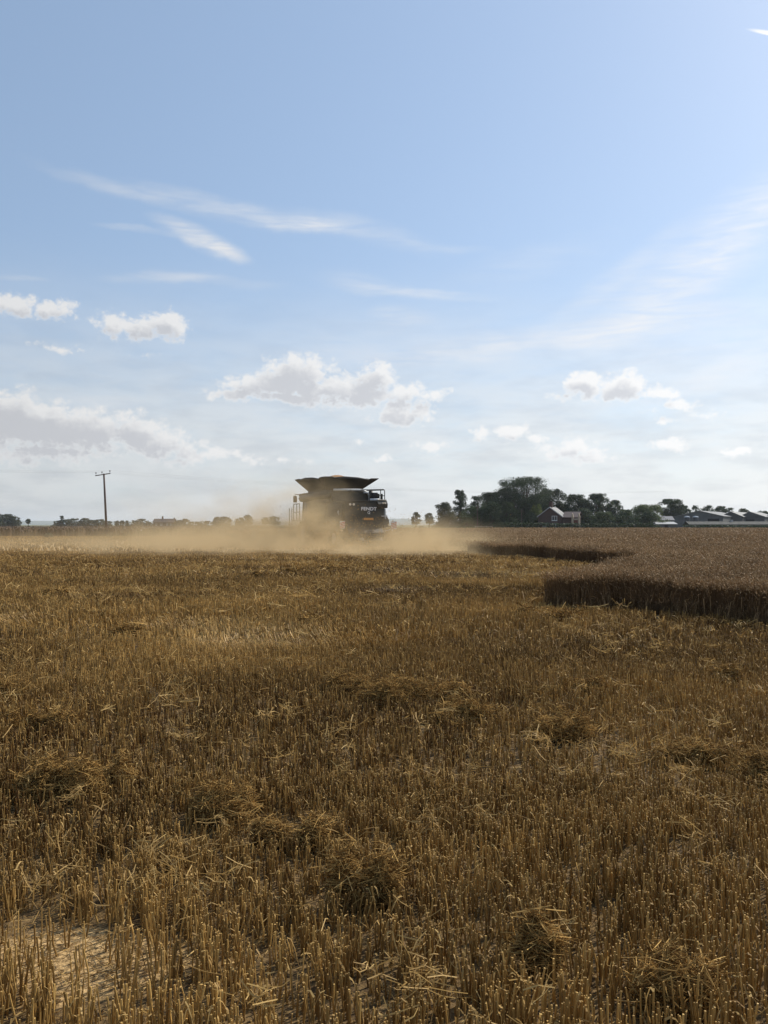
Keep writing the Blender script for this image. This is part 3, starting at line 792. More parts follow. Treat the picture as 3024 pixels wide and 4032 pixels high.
# ------------------------------------------------------------------ hedges
def hedge(p0, p1, h, w, leaf, label, ls=.2):
    g = np.random.default_rng(int(abs(p0[0]) * 10)); L = math.hypot(p1[0] - p0[0], p1[1] - p0[1]); n = int(L * 75)
    t_ = g.random(n); hz = h * (.9 + .16 * vnoise(t_ * L, t_ * 0, 1.6, 77)); yy = (g.random(n) - .5) * w; zz = hz * np.sqrt(g.random(n))
    Pn = np.stack([p0[0] + (p1[0] - p0[0]) * t_, p0[1] + (p1[1] - p0[1]) * t_ + yy, zz], 1)
    a_ = unit(g.normal(0, 1, (n, 3))); b_ = unit(np.cross(a_, g.normal(0, 1, (n, 3)))); s_ = (ls * g.uniform(.7, 1.5, n))[:, None]
    V = np.stack([Pn - a_ * s_, Pn + b_ * s_ * .7, Pn + a_ * s_, Pn - b_ * s_ * .7], 1).reshape(-1, 3)
    c_ = Vector(((p0[0] + p1[0]) / 2, (p0[1] + p1[1]) / 2, 0)); V = V - np.array(c_)
    o = mesh_np('hedge', V, [np.arange(n)[:, None] * 4 + np.arange(4)[None]], LEAF[leaf], np.repeat(g.beta(2, 2.5, n), 4))
    o.location = c_
    return tag(o, label, 'hedge', 'field hedges')
a0 = at(1985, 2070, 212); a1 = at(2575, 2070, 212)
hedge((a0.x, 212), (a1.x, 212), 2.1, 1.2, 'dark', 'long clipped dark hedge between the wheat and the brick house')
a0 = at(2690, 2070, 240); a1 = at(3300, 2070, 240)
hedge((a0.x, 240), (a1.x, 240), 1.5, 1.6, 'dark', 'ragged dark hedge in front of the low grey shed at the barns')
a0 = at(1700, 2070, 216); a1 = at(1985, 2070, 214)
hedge((a0.x, 216), (a1.x, 214), .9, 1.0, 'mid', 'low grassy hedge along the wheat below the wood', .22)

# ------------------------------------------------------------------ buildings
brick = mat('brick_red_brown', (.085, .050, .040), .85, spec=.2, rgb2=(.062, .038, .032), nscale=6)
slate = mat('slate_roof', (.16, .15, .15), .55, spec=.4, rgb2=(.11, .105, .11), nscale=4)
tile = mat('brown_roof_tile', (.11, .08, .07), .7, spec=.3, rgb2=(.08, .06, .055), nscale=4)
white = mat('white_paint', (.62, .62, .60), .5, spec=.4)
off_white = mat('weathered_white', (.36, .36, .35), .6, spec=.3)
glass_d = mat('dark_window_glass', (.03, .035, .04), .12, spec=.6)
cement = mat('fibre_cement_sheet', (.125, .126, .124), .8, spec=.25, rgb2=(.09, .092, .092), nscale=.6)
cement_l = mat('pale_roof_sheet', (.20, .20, .195), .65, spec=.25, rgb2=(.13, .132, .13), nscale=.5)
old_sheet = mat('weathered_roof_sheet', (.115, .112, .10), .85, spec=.15, rgb2=(.07, .07, .06), nscale=1.1)
steel_g = mat('galvanised_steel', (.35, .36, .37), .4, metal=.7, rgb2=(.26, .27, .28), nscale=1.5)
darkin = mat('dark_opening', (.018, .018, .02), .9, spec=.1)
timber = mat('pale_timber', (.42, .34, .25), .8, spec=.2, rgb2=(.30, .24, .18), nscale=4)
brown_door = mat('red_brown_door', (.16, .05, .03), .6, spec=.3)

def window(parent, x0, x1, z0, z1, y, panes=2, rail=True):
    """window in a wall facing local -y; frame 6 cm proud"""
    f = MB(); b_ = .09
    f.box(x0, x1, y - .06, y - .003, z0, z0 + b_).box(x0, x1, y - .06, y - .003, z1 - b_, z1)
    f.box(x0, x0 + b_, y - .06, y - .003, z0 + b_, z1 - b_).box(x1 - b_, x1, y - .06, y - .003, z0 + b_, z1 - b_)
    wdt = x1 - x0
    for i in range(1, panes):
        xc = x0 + wdt * i / panes; f.box(xc - .04, xc + .04, y - .055, y - .003, z0 + b_, z1 - b_)
    w_ = f.build('window', white, parent)
    MB().box(x0 + b_, x1 - b_, y - .03, y - .012, z0 + b_, z1 - b_).build('pane', glass_d, w_)
    if rail: MB().box(x0 - .08, x1 + .08, y - .12, y - .061, z0 - .09, z0 - .005).build('sill', white, w_)
    return w_

def gable_roof(x0, x1, ze, zr, y0, y1, th, over, xr=None):
    """two sloping slabs over a gable wall running back in y; returns an MB"""
    xr = (x0 + x1) / 2 if xr is None else xr
    m = MB()
    for xe, s in ((x0, -1), (x1, 1)):
        k_ = (zr - ze) / (abs(xe - xr)); xo = xe + s * over; zo = ze - k_ * over
        m.prism([(xo, zo), (xr, zr), (xr, zr + th), (xo, zo + th)], 'y', y0, y1)
    return m

# brick house with a steep gable towards the field
D = 222; hc = at(2165, 2066, D)
H_ = empty('brick_house', (hc.x, D, 0), R(-24)); tag(H_, 'red brown brick house with a bright steep roof and white windows behind the hedge', 'house')
MB().prism([(-3.1, 0), (3.1, 0), (3.1, 4.0), (0, 6.3), (-3.1, 4.0)], 'y', 0, 8.0).build('wall', brick, H_)
rf = gable_roof(-3.1, 3.1, 4.0, 6.3, -.25, 8.2, .14, .35).build('roof', cement_l, H_)
MB().box(-.45, .35, 1.0, 1.7, 6.0, 7.7).box(-.52, .42, .93, 1.77, 7.701, 7.85).build('chimney', brick, rf)
for s_ in (-1, 1):
    MB().prism([(s_ * 3.45, 3.60), (s_ * .02, 6.17), (s_ * .02, 6.42), (s_ * 3.45, 3.85)], 'y', -.32, -.255).build('bargeboard', off_white, H_)
window(H_, .55, 1.95, 2.75, 4.0, 0)
window(H_, -1.9, -1.0, .85, 2.0, 0, 2); window(H_, 1.0, 2.0, .85, 2.0, 0, 2)
E_ = MB().prism([(3.103, 0), (7.3, 0), (7.3, 3.6), (3.103, 3.6)], 'y', 1.0, 7.0).build('side_wing', brick, H_)
MB().prism([(.55, 3.45), (4.0, 5.0), (7.4, 3.45), (7.4, 3.62), (4.0, 5.17), (.55, 3.62)], 'x', 3.11, 7.5).build('wing_roof', tile, H_)
window(H_, 3.7, 4.7, .85, 1.9, 1.0, 2)
pr = MB()
for xc in (6.05, 7.75):
    pr.box(xc - .24, xc + .24, -.25, .25, 0, 3.55).prism([(xc - .34, 3.56), (xc + .34, 3.56), (xc, 4.75)], 'y', -.3, .3)
pr.box(6.30, 7.50, -.12, .12, 2.9, 3.3)
pr.build('porch', timber, H_)
MB().box(6.35, 7.45, .3, .38, 0, 2.85).build('door', brown_door, H_)

# far farmhouse in the dust on the left
fh = at(644, 2066, DL); Fh = empty('farmhouse', (fh.x, DL, 0), 0); tag(Fh, 'long low farmhouse with a chimney fading into the dust on the far left', 'house')
MB().box(-7, 7, 0, 7, 0, 3.2).build('wall', brick, Fh)
rr_ = MB().prism([(-.4, 3.1), (3.5, 5.5), (7.4, 3.1), (7.4, 3.3), (3.5, 5.7), (-.4, 3.3)], 'x', -7.4, 7.4).build('roof', tile, Fh)
MB().box(-2, -1.1, 3.1, 3.9, 5.3, 7.4).build('chimney', brick, rr_); MB().box(6, 6.7, 3.1, 3.9, 5.3, 6.4).build('chimney', brick, rr_)
for xw in (-5, -1.5, 2.5, 5): window(Fh, xw - .6, xw + .6, 1.1, 2.4, 0)

# grain barns: three gables in a row, ridges running back to the right
def barn(px_apex, d, half_l, half_r, ze, zr, length, yaw, label, door=None, dark=False, low_z=None):
    c_ = at(px_apex, 2066, d); b_ = empty('barn', (c_.x, d, 0), R(yaw)); tag(b_, label, 'barn', 'grain barns on the right')
    wall = MB().prism([(-half_l, 0), (half_r, 0), (half_r, ze), (0, zr), (-half_l, ze if low_z is None else low_z)], 'y', 0, length).build('wall', cement if not dark else barn_dark, b_)
    m = MB()
    zl = ze if low_z is None else low_z
    m.prism([(-half_l - .3, zl - .04), (0, zr), (0, zr + .16), (-half_l - .3, zl + .12)], 'y', -.3, length + .3)
    m.prism([(half_r + .3, ze - .04), (0, zr), (0, zr + .16), (half_r + .3, ze + .12)], 'y', -.3, length + .3)
    m.build('roof', cement_l, b_)
    if door:
        x0, x1, z1 = door
        MB().box(x0, x1, -.08, -.004, .01, z1).build('doorway', darkin, b_)
    return b_
barn_dark = mat('dark_cladding', (.085, .086, .088), .8, spec=.2, rgb2=(.06, .062, .064), nscale=.6)
barn(2756, 268, 8.6, 7.0, 4.3, 6.0, 34, -33, 'widest grey grain barn with a pale ribbed roof and a dark doorway', (2.4, 5.9, 3.6), low_z=4.1)
barn(2878, 276, 3.6, 3.6, 4.2, 5.9, 30, -33, 'narrow grey barn gable, middle one of the three', None, True)
barn(2952, 278, 3.4, 4.6, 4.2, 5.9, 30, -33, 'right-hand grey barn gable with a dark square doorway', (-1.4, 1.5, 3.4), True)
barn(3060, 282, 4.4, 5.0, 4.1, 5.7, 30, -33, 'grey barn cut off by the right edge of the photo', None, True)
# long low shed in front of the barns
c_ = at(2716, 2066, 250); e_ = at(3120, 2066, 250)
Ls = empty('shed', (c_.x, 250, 0)); tag(Ls, 'long low grey shed in front of the barns with a weathered sheet roof', 'shed')
LL = e_.x - c_.x
MB().box(0, LL, 0, 5, 0, 1.7).build('wall', cement, Ls)
MB().prism([(-.3, 1.62), (2.5, 2.5), (5.3, 1.62), (5.3, 1.75), (2.5, 2.64), (-.3, 1.75)], 'x', -.3, LL + .3).build('roof', old_sheet, Ls)
v_ = MB().box(13.3, 14.0, 2.2, 2.8, 2.4, 3.2).build('vent', steel_g, Ls)
# pale-roofed shed and small dark barn behind it
c_ = at(2624, 2066, 226); Ws = empty('shed', (c_.x, 226, 0), R(-6)); tag(Ws, 'small shed with a pale mono-pitch roof beside the parked van', 'shed')
MB().prism([(0, 0), (4, 0), (4, 2.3), (0, 1.75)], 'x', -2.5, 2.7).build('wall', cement, Ws)
MB().prism([(-.3, 1.73), (4.3, 2.35), (4.3, 2.47), (-.3, 1.85)], 'x', -2.75, 2.95).build('roof', off_white, Ws)
MB().box(-.5, .4, -.06, -.004, 0, 1.5).build('door', darkin, Ws)
c_ = at(2616, 2066, 250); Db = empty('barn', (c_.x, 250, 0), R(-10)); tag(Db, 'small dark barn with a low grey roof behind the pale-roofed shed', 'barn', 'grain barns on the right')
MB().prism([(0, 0), (9, 0), (9, 3.4), (0, 2.9)], 'x', -2.6, 2.7).build('wall', barn_dark, Db)
MB().prism([(-.3, 2.88), (4.5, 4.1), (9.3, 2.88), (9.3, 3.05), (4.5, 4.26), (-.3, 3.05)], 'x', -2.9, 3.0).build('roof', slate, Db)
# feed bins
for px, lab in ((2705, 'left one of the two steel feed bins before the widest barn'), (2739, 'right one of the two steel feed bins before the widest barn')):
    c_ = at(px, 2066, 256); b_ = empty('feed_bin', (c_.x, 256, 0)); tag(b_, lab, 'feed bin', 'steel feed bins by the barns')
    MB().tube([(0, 0, 1.2), (0, 0, 1.9), (0, 0, 3.9)], [.35, .78, .78], 20).build('drum', barn_dark, b_, smooth=False)
    MB().tube([(0, 0, 3.901), (0, 0, 4.15), (0, 0, 4.35)], [.9, .82, .15], 20).build('lid', steel_g, b_)
    for sx in (-1, 1):
        for sy in (-1, 1): MB().tube([(sx * .55, sy * .55, 0), (sx * .55, sy * .55, 2.0)], .06, 6).build('leg', steel_g, b_)

# parked white van
c_ = at(2574, 2066, 228); Vn = empty('van', (c_.x, 228, 0), R(6)); tag(Vn, 'small white van parked between the dark bush and the pale-roofed shed', 'van')
MB().prism([(-2.0, .35), (2.0, .35), (2.05, .8), (1.9, 1.75), (-.4, 1.8), (-1.05, 1.15), (-1.95, .98)], 'y', -.82, .82).build('body', white, Vn, bevel=.06)
MB().prism([(-.98, 1.16), (-.42, 1.7), (.25, 1.7), (.25, 1.16)], 'y', -.835, .835).build('window', glass_d, Vn)
for sx in (-1.25, 1.3):
    for sy in (-.72, .72): 
        w_ = MB().tube([(sx, sy - .1, .31), (sx, sy + .1, .31)], .31, 18).build('wheel', darkin, Vn)
        MB().tube([(sx, sy - .115, .31), (sx, sy + .115, .31)], .18, 14).build('rim', steel_g, w_)
for sy in (-.55, .55): MB().box(-2.03, -1.96, sy - .16, sy + .16, .72, .9).build('headlight', glass_d, Vn)

# ------------------------------------------------------------------ poles and posts
pole_m = mat('weathered_pole_wood', (.13, .09, .075), .85, spec=.2, rgb2=(.085, .06, .05), nscale=3)
ins_m = mat('brown_porcelain', (.07, .055, .055), .3, spec=.5)
d = 124; b_ = at(421, 2106, d); t_ = at(408, 1865, d)
Pp = empty('power_pole', (b_.x, d, 0)); tag(Pp, 'leaning wooden power pole with a tilted crossarm and three insulators', 'power pole')
tx = t_.x - b_.x; tz = t_.z
MB().tube([(0, 0, -.3), (tx * .5, 0, tz * .5), (tx, 0, tz)], [.19, .16, .125], 12).build('pole', pole_m, Pp, smooth=True)
ca = R(10); ux = Vector((math.cos(ca), .25, math.sin(ca))).normalized(); o_ = Vector((tx, -.16, tz - .12))
MB().tube([o_ - ux * 1.13 - Vector((.06, 0, .02)), o_ + ux * 1.0], .075, 6).build('crossarm', pole_m, Pp)
for q_ in (-1.08, -.22, .92):
    p_ = o_ + ux * q_ + Vector((0, 0, .075)); i_ = MB().tube([p_, p_ + Vector((0, 0, .22))], .03, 6).build('pin', steel_g, Pp)
    MB().tube([p_ + Vector((0, 0, .221)), p_ + Vector((0, 0, .26)), p_ + Vector((0, 0, .34)), p_ + Vector((0, 0, .40))], [.06, .11, .10, .05], 10).build('insulator', ins_m, Pp)
for q_, (e1, e2) in zip((-1.08, -.22, .92), (((-62, 106, 9.0), (60, 176, 8.6)), ((-62, 106.8, 9.15), (60, 176.8, 8.75)), ((-62, 107.6, 9.35), (60, 177.6, 8.9)))):
    p_ = o_ + ux * q_ + Vector((0, 0, .46)); w_ = MB()
    for e_ in (e1, e2):
        e_ = Vector(e_) - Vector((b_.x, d, 0)); L_ = (e_ - p_).length
        w_.tube([p_.lerp(e_, f_) - Vector((0, 0, L_ * .012 * 4 * f_ * (1 - f_))) for f_ in np.linspace(0, 1, 9)], .0045, 5)
    w_.build('wire', ins_m, Pp)
for px, top, dd, lab in ((1880, 1992, 213, 'thin telegraph pole in front of the left part of the wood'), (2054, 2005, 214, 'thin telegraph pole under the tallest tree')):
    c_ = at(px, top, dd); q = empty('telegraph_pole', (c_.x, dd, 0)); tag(q, lab, 'pole', 'telegraph poles by the wood')
    MB().tube([(0, 0, -.2), (0, 0, c_.z)], [.10, .07], 8).build('pole', pole_m, q)
    MB().box(-.5, .5, -.16, -.10, c_.z - .5, c_.z - .38).build('crossarm', pole_m, q)
c_ = at(557, 2092, 112); Mk = empty('marker_post', (c_.x, 112, 0)); tag(Mk, 'small white marker post on the field edge right of the power pole', 'post')
MB().tube([(0, 0, 0), (0, 0, .9)], .07, 8).build('post', white, Mk); MB().tube([(0, 0, .901), (0, 0, .98)], [.08, .03], 8).build('cap', white, Mk)
c_ = at(1870, 2066, 214); e_ = at(1935, 2066, 214); Rf = empty('rail_fence', (c_.x, 212.6, 0)); tag(Rf, 'low pale rail fence at the wheat edge below the wood', 'fence')
L_ = e_.x - c_.x
for z_ in (.7, 1.15): MB().box(0, L_, -.03, .03, z_, z_ + .11).build('rail', timber, Rf)
for k_ in range(4): MB().box(L_ * k_ / 3 - .06, L_ * k_ / 3 + .06, .031, .15, 0, 1.35).build('post', timber, Rf)

# ------------------------------------------------------------------ combine harvester
paint = mat('black_green_paint', (.040, .040, .031), .55, spec=.3, rgb2=(.068, .058, .042), nscale=1.2)
panel = mat('dusty_grey_panel', (.085, .078, .062), .6, spec=.3, rgb2=(.055, .05, .042), nscale=1.6)
tank_m = mat('black_tank_sheet', (.017, .018, .02), .6, spec=.35, rgb2=(.028, .027, .026), nscale=2)
rub = mat('black_rubber', (.02, .02, .02), .85, spec=.2)
rim_m = mat('grey_metal_and_edge_glint', (.50, .50, .48), .4, spec=.5)
red_m = mat('red_reflective', (.50, .05, .035), .4, spec=.5)
amb = mat('orange_plate', (.60, .27, .06), .5)
lamp_m = mat('lamp_lens', (.70, .62, .48), .2, spec=.6)
tarp = mat('pale_grey_cover', (.40, .42, .42), .5, spec=.4)
grain_m = mat('wheat_grain', (.44, .225, .085), .85, spec=.2, rgb2=(.28, .16, .075), nscale=14)
glass_c = mat('cab_glass', (.05, .06, .065), .05, spec=.7)

letter_m = mat('dusty_white_lettering', (.74, .71, .67), .6)
HX, HY, HA = -1.33, 58.0, R(31)
CH = empty('combine_harvester', (HX, HY, 0), HA)
tag(CH, 'large black combine harvester seen from behind, throwing up dust as it cuts', 'combine harvester')
# rear housing: tapers in towards the bottom, overhangs at the lamp beam
MB().prism([(-1.58, 1.25), (1.42, 1.25), (1.60, 1.75), (1.62, 2.75), (1.62, 3.28), (-1.66, 3.28), (-1.66, 1.5)], 'y', 0, 2.0).build('rear_housing', paint, CH, bevel=.10)
MB().prism([(-.05, 3.285), (2.2, 3.285), (2.2, 3.36), (-.05, 3.36)], 'x', -1.6, 1.6).build('deck', panel, CH)
# engine hood across the machine, right top corner rounded, sky reflection painted as pale edge
prof = [(-1.72, 3.3), (1.62, 3.3)]
prof2 = [(1.42, 3.3)] + [(1.42 - .95 + .95 * math.cos(a_), 3.42 + .72 * math.sin(a_)) for a_ in np.linspace(0, math.pi / 2, 9)] + [(-1.72, 4.10), (-1.72, 3.3)]
MB().prism(prof2[::-1], 'y', 1.70, 3.2).build('engine_hood', paint, CH, bevel=.03)
ed = [(x_, 1.66, z_ + .02) for x_, z_ in prof2[:-2]] + [(-.35, 1.66, 4.145), (-1.60, 1.66, 4.115)]
MB().tube(ed, .08, 8).build('hood_edge_glint', rim_m, CH, smooth=True)
MB().tube([(-.30, 1.6, 4.08), (-.30, 2.6, 4.20)], .12, 8).build('latch', paint, CH)
# side bodies
MB().prism([(1.9, 1.2), (6.0, 1.0), (6.0, 4.05), (3.21, 4.05), (3.21, 3.29), (2.01, 3.29)], 'x', -1.60, 1.60).build('body', paint, CH, bevel=.05)
MB().prism([(.15, 1.6), (2.55, 1.45), (2.55, 3.10), (.15, 3.10)], 'x', -1.72, -1.665).build('side_panel', panel, CH, bevel=.02)
MB().prism([(2.68, 1.35), (5.9, 1.25), (5.9, 3.15), (2.68, 3.20)], 'x', -1.70, -1.605).build('side_panel', panel, CH, bevel=.02)
MB().prism([(2.3, 3.25), (5.95, 3.22), (5.95, 3.95), (2.3, 3.95)], 'x', -1.74, -1.725).build('upper_panel', panel, CH)
MB().tube([(-1.80, 1.9, 3.72), (-1.86, 4.2, 3.72), (-1.86, 6.4, 3.60)], .24, 14).build('unloading_auger', paint, CH, smooth=True)
# grain tank and its flared extension
MB().prism([(-1.42, 4.06), (1.42, 4.06), (1.42, 4.22), (-1.42, 4.22)], 'y', 3.25, 6.2).build('grain_tank', tank_m, CH)
b4 = [(-1.42, 3.25), (1.42, 3.25), (1.42, 6.2), (-1.42, 6.2)]
def flap(p0, p1, q1, q0, notch=0.0):
    """flared tank side as a thin folded sheet: bottom edge p0-p1 at 4.22, top edge q0-q1"""
    P0, P1, Q1, Q0 = (Vector(v) for v in (p0, p1, q1, q0)); n_ = (P1 - P0).cross(Q0 - P0).normalized() * .03
    pts = [P0, P1, Q1]
    for f_, dz in ((.86, -.02), (.82, -.10), (.62, .02), (.36, .06), (.2, -.02), (.15, .03)):
        p_ = Q0.lerp(Q1, f_); p_.z += dz; pts.append(p_)
    pts.append(Q0)
    n2 = len(pts); V = [p - n_ for p in pts] + [p + n_ for p in pts]
    F = [tuple(range(n2))[::-1], tuple(range(n2, 2 * n2))] + [(i, (i + 1) % n2, n2 + (i + 1) % n2, n2 + i) for i in range(n2)]
    MB().add(V, F).build('tank_flap', tank_m, CH)
zt = 5.06
tq = [(-2.12, 2.20), (2.38, 2.15), (2.25, 7.0), (-2.14, 7.0)]
for i in range(4):
    j = (i + 1) % 4
    flap((*b4[i], 4.2), (*b4[j], 4.2), (*tq[j], zt), (*tq[i], zt))
# roof area rear platform, railing, pipes
MB().tube([(.55, 1.58, 4.16), (1.72, .30, 4.16), (1.76, .26, 4.05), (1.76, .26, 3.36)], .032, 8).build('handrail', paint, CH)
MB().tube([(1.56, .48, 4.14), (1.56, .48, 3.36)], .03, 8).build('handrail', paint, CH)
MB().tube([(.95, 1.15, 3.72), (1.74, .28, 3.72)], .026, 8).build('handrail', paint, CH)
MB().tube([(1.60, 2.9, 4.15), (1.76, 1.6, 4.15), (1.76, .28, 4.13)], .03, 8).build('handrail', paint, CH)
for k_ in range(3):
    x_ = .98 + k_ * .12
    MB().tube([(x_ - .25, 1.50, 3.95), (x_, 1.35, 3.95), (x_ + .08, 1.3, 3.85), (x_ + .08, 1.3, 3.4)], .035, 8).build('pipe', rim_m, CH, smooth=True)
MB().tube([(1.22, 1.3, 3.36), (1.22, 1.3, 4.1)], .15, 12).build('air_cleaner', paint, CH, smooth=True)
MB().box(1.15, 1.5, .75, 1.1, 3.37, 3.95).build('radiator_box', tank_m, CH, bevel=.03)
for k_ in range(2): MB().box(1.38 + k_ * .26, 1.46 + k_ * .26, .45, .60, 3.37, 3.86).build('canister', paint, CH)
MB().tube([(.60, .35, 3.42), (1.0, .12, 3.42), (1.18, .05, 3.42)], .085, 10).build('cover_roll', white, CH, smooth=True)
# lamp beam along the rear top
MB().prism([(-.10, 2.82), (.32, 2.82), (.32, 3.38), (-.02, 3.38), (-.16, 3.1)], 'x', .95, 1.80).build('lamp_beam', paint, CH, bevel=.05)
MB().box(1.0, 1.74, -.06, .30, 3.385, 3.44).build('beam_top', lamp_m, CH)
for x_ in (1.38, 1.56): MB().tube([(x_, -.19, 3.18), (x_, -.10, 3.18)], .065, 14).build('tail_lamp', lamp_m, CH)
for x_ in (-1.20, -.92): MB().tube([(x_, -.06, 3.06), (x_, .05, 3.06)], .085, 14).build('tail_lamp', lamp_m, CH)
# lettering on the rear
def letters(txt, size, loc, name, m, wide=1.0, bold=.012):
    cu = bpy.data.curves.new(name, 'FONT'); cu.body = txt; cu.size = size; cu.align_x = 'CENTER'; cu.extrude = .006; cu.offset = bold; cu.space_character = 1.06
    tmp = bpy.data.objects.new(name, cu); COL.objects.link(tmp)
    dg = bpy.context.evaluated_depsgraph_get(); me = bpy.data.meshes.new_from_object(tmp.evaluated_get(dg))
    bpy.data.objects.remove(tmp); bpy.data.curves.remove(cu)
    me.materials.clear(); me.materials.append(m)
    o = bpy.data.objects.new(name, me); COL.objects.link(o); o.parent = CH
    o.location = loc; o.rotation_euler = (R(90), 0, 0); o.scale = (wide, 1, 1)
    return o
letters('FENDT', .32, (.30, -.02, 2.66), 'lettering', letter_m, 1.22, .010)
def ring(cx, cz, y, r, name, m, tail=True, parent=CH, rotx=False):
    pts = [(cx + r * math.cos(a_), y, cz + r * math.sin(a_)) for a_ in np.linspace(0, 2 * math.pi, 15)]
    mb = MB().tube(pts, r * .22, 6)
    if tail: mb.tube([(cx + r * .35, y, cz - r * .35), (cx + r * 1.15, y, cz - r * 1.2)], r * .22, 6)
    return mb.build(name, m, parent)
ring(.30, 2.50, -.015, .085, 'emblem', letter_m)
pts = [(-1.74, .72 + .09 * math.cos(a_), 2.53 + .09 * math.sin(a_)) for a_ in np.linspace(0, 2 * math.pi, 15)]
MB().tube(pts, .022, 6).tube([(-1.74, .63, 2.53), (-1.74, .64, 2.32)], .022, 6).build('emblem', letter_m, CH)
MB().box(-.12, .66, -.045, -.004, 1.98, 2.13).build('number_plate', amb, CH, bevel=.01)
# right flank cover and white strip
MB().prism([(-.02, 2.05), (1.3, 2.05), (1.3, 2.80), (.05, 2.80)], 'x', 1.625, 1.74).build('flank_cover', tarp, CH, bevel=.04)
MB().box(1.30, 1.78, -.16, -.05, 2.235, 2.285).build('reflector_strip', white, CH)
# warning boards with slanting stripes
def board(x0, x1, z0, z1, y):
    b_ = MB().box(x0, x1, y - .02, y, z0, z1).build('warning_board', white, CH)
    w_ = x1 - x0; st = MB(); h_ = z1 - z0; k_ = 4
    for i in range(k_):
        t0 = (i * 2) / (2 * k_); t1 = (i * 2 + 1) / (2 * k_)
        st.prism([(x0 + .005, z0 + h_ * t0 * .8), (x1 - .005, z0 + h_ * (t0 * .8 + .2)), (x1 - .005, z0 + h_ * (t1 * .8 + .2)), (x0 + .005, z0 + h_ * t1 * .8)], 'y', y - .026, y - .0205)
    st.build('stripe', red_m, b_)
board(-2.05, -1.65, 1.38, 1.92, -.1); board(2.2, 2.66, 1.34, 1.90, .1)
MB().prism([(1.60, 2.78), (1.86, 2.32), (2.08, 1.95), (2.02, 1.5), (1.60, 1.42)], 'y', .12, 1.5).build('rear_fender', panel, CH, bevel=.05)
for s_, x_ in ((-1, -1.85), (1, 2.3)):
    MB().tube([(s_ * 1.55, .25, 1.55), (x_, .18, 1.5)], .04, 8).build('bracket', paint, CH)
    MB().tube([(x_ - .03 * s_, .04, 1.26), (x_ - .03 * s_, .14, 1.26)], .07, 12).build('tail_lamp', lamp_m, CH)
MB().tube([(1.62, .3, 1.85), (2.12, .25, 1.85), (2.2, .2, 1.3), (1.7, .2, 1.2)], .03, 8).build('guard_bar', rim_m, CH)
# chopper and spreader
MB().prism([(-.35, .75), (1.5, .85), (1.5, 1.45), (.1, 1.5), (-.35, 1.1)], 'x', -1.45, 1.4).build('chopper', tank_m, CH, bevel=.04)
for x_ in (-.75, .75): MB().tube([(x_, -.25, .55), (x_, -.25, .74)], [.5, .42], 18).build('spreader', tank_m, CH)
# wheels
def wheel(name, x, y, r, w):
    wr = empty(name); wr.parent = CH; wr.location = (x, y, r)
    t_ = MB(); k_ = 28
    pr_ = [(-w / 2, r * .62), (-w / 2, r * .93), (-w * .36, r), (w * .36, r), (w / 2, r * .93), (w / 2, r * .62)]
    V = []; F = []
    for i in range(k_):
        a_ = 2 * math.pi * i / k_
        for (q, rad_) in pr_: V.append((q, math.cos(a_) * rad_, math.sin(a_) * rad_))
    m_ = len(pr_)
    for i in range(k_):
        for j in range(m_): F.append((i * m_ + j, i * m_ + (j + 1) % m_, ((i + 1) % k_) * m_ + (j + 1) % m_, ((i + 1) % k_) * m_ + j))
    t_.add(V, F)
    for i in range(k_):
        a_ = 2 * math.pi * i / k_; M = Matrix.Rotation(a_, 4, 'X') @ Matrix.Translation((0, 0, r * .985)) @ Matrix.Rotation(R(28), 4, 'Z')
        t_.box(-w * .48, 0, -.03, .03, 0, .055, M)
        M = Matrix.Rotation(a_ + .1, 4, 'X') @ Matrix.Translation((0, 0, r * .985)) @ Matrix.Rotation(R(-28), 4, 'Z'); t_.box(0, w * .48, -.03, .03, 0, .055, M)
    t_.build('tyre', rub, wr)
    MB().tube([(-w * .3, 0, 0), (w * .3, 0, 0)], r * .63, 24).tube([(-w * .42, 0, 0), (w * .42, 0, 0)], r * .2, 14).build('rim', rim_m, wr)
for s_ in (-1, 1):
    wheel('front_wheel', s_ * 1.55, 6.2, .98, .75); wheel('rear_wheel', s_ * 1.35, 1.75, .68, .5)
MB().tube([(-1.3, 1.75, .7), (1.3, 1.75, .7)], .14, 10).build('axle', paint, CH)
# cab at the front
MB().prism([(6.01, 2.0), (7.7, 2.0), (8.0, 2.3), (7.75, 3.78), (6.01, 3.85)], 'x', -1.05, 1.05).build('cab', glass_c, CH, bevel=.05)
for x_ in (-1.06, 1.06):
    for y_, y2 in ((6.05, 6.05), (7.92, 7.72)): MB().tube([(x_, y_, 2.0), (x_, y2, 3.82)], .05, 8).build('cab_pillar', paint, CH)
MB().prism([(5.9, 3.86), (8.2, 3.80), (8.35, 3.9), (8.1, 4.05), (5.9, 4.12)], 'x', -1.22, 1.22).build('cab_roof', panel, CH, bevel=.05)
MB().tube([(-.9, 7.0, 4.1), (-.9, 7.0, 4.25)], .08, 12).build('beacon', amb, CH)
MB().tube([(-.5, 6.5, 4.1), (-.5, 6.5, 4.95)], .012, 6).build('aerial', tank_m, CH)
for s_ in (-1, 1):
    MB().tube([(s_ * 1.2, 7.7, 3.98), (s_ * 1.75, 7.75, 3.98), (s_ * 1.78, 7.75, 3.86)], .03, 8).build('mirror_arm', paint, CH)
    MB().prism([(s_ * 1.78 - .14, 3.36), (s_ * 1.78 + .14, 3.36), (s_ * 1.78 + .17, 3.6), (s_ * 1.78 + .14, 3.86), (s_ * 1.78 - .14, 3.86)], 'y', 7.7, 7.8).build('mirror', panel, CH, bevel=.03)
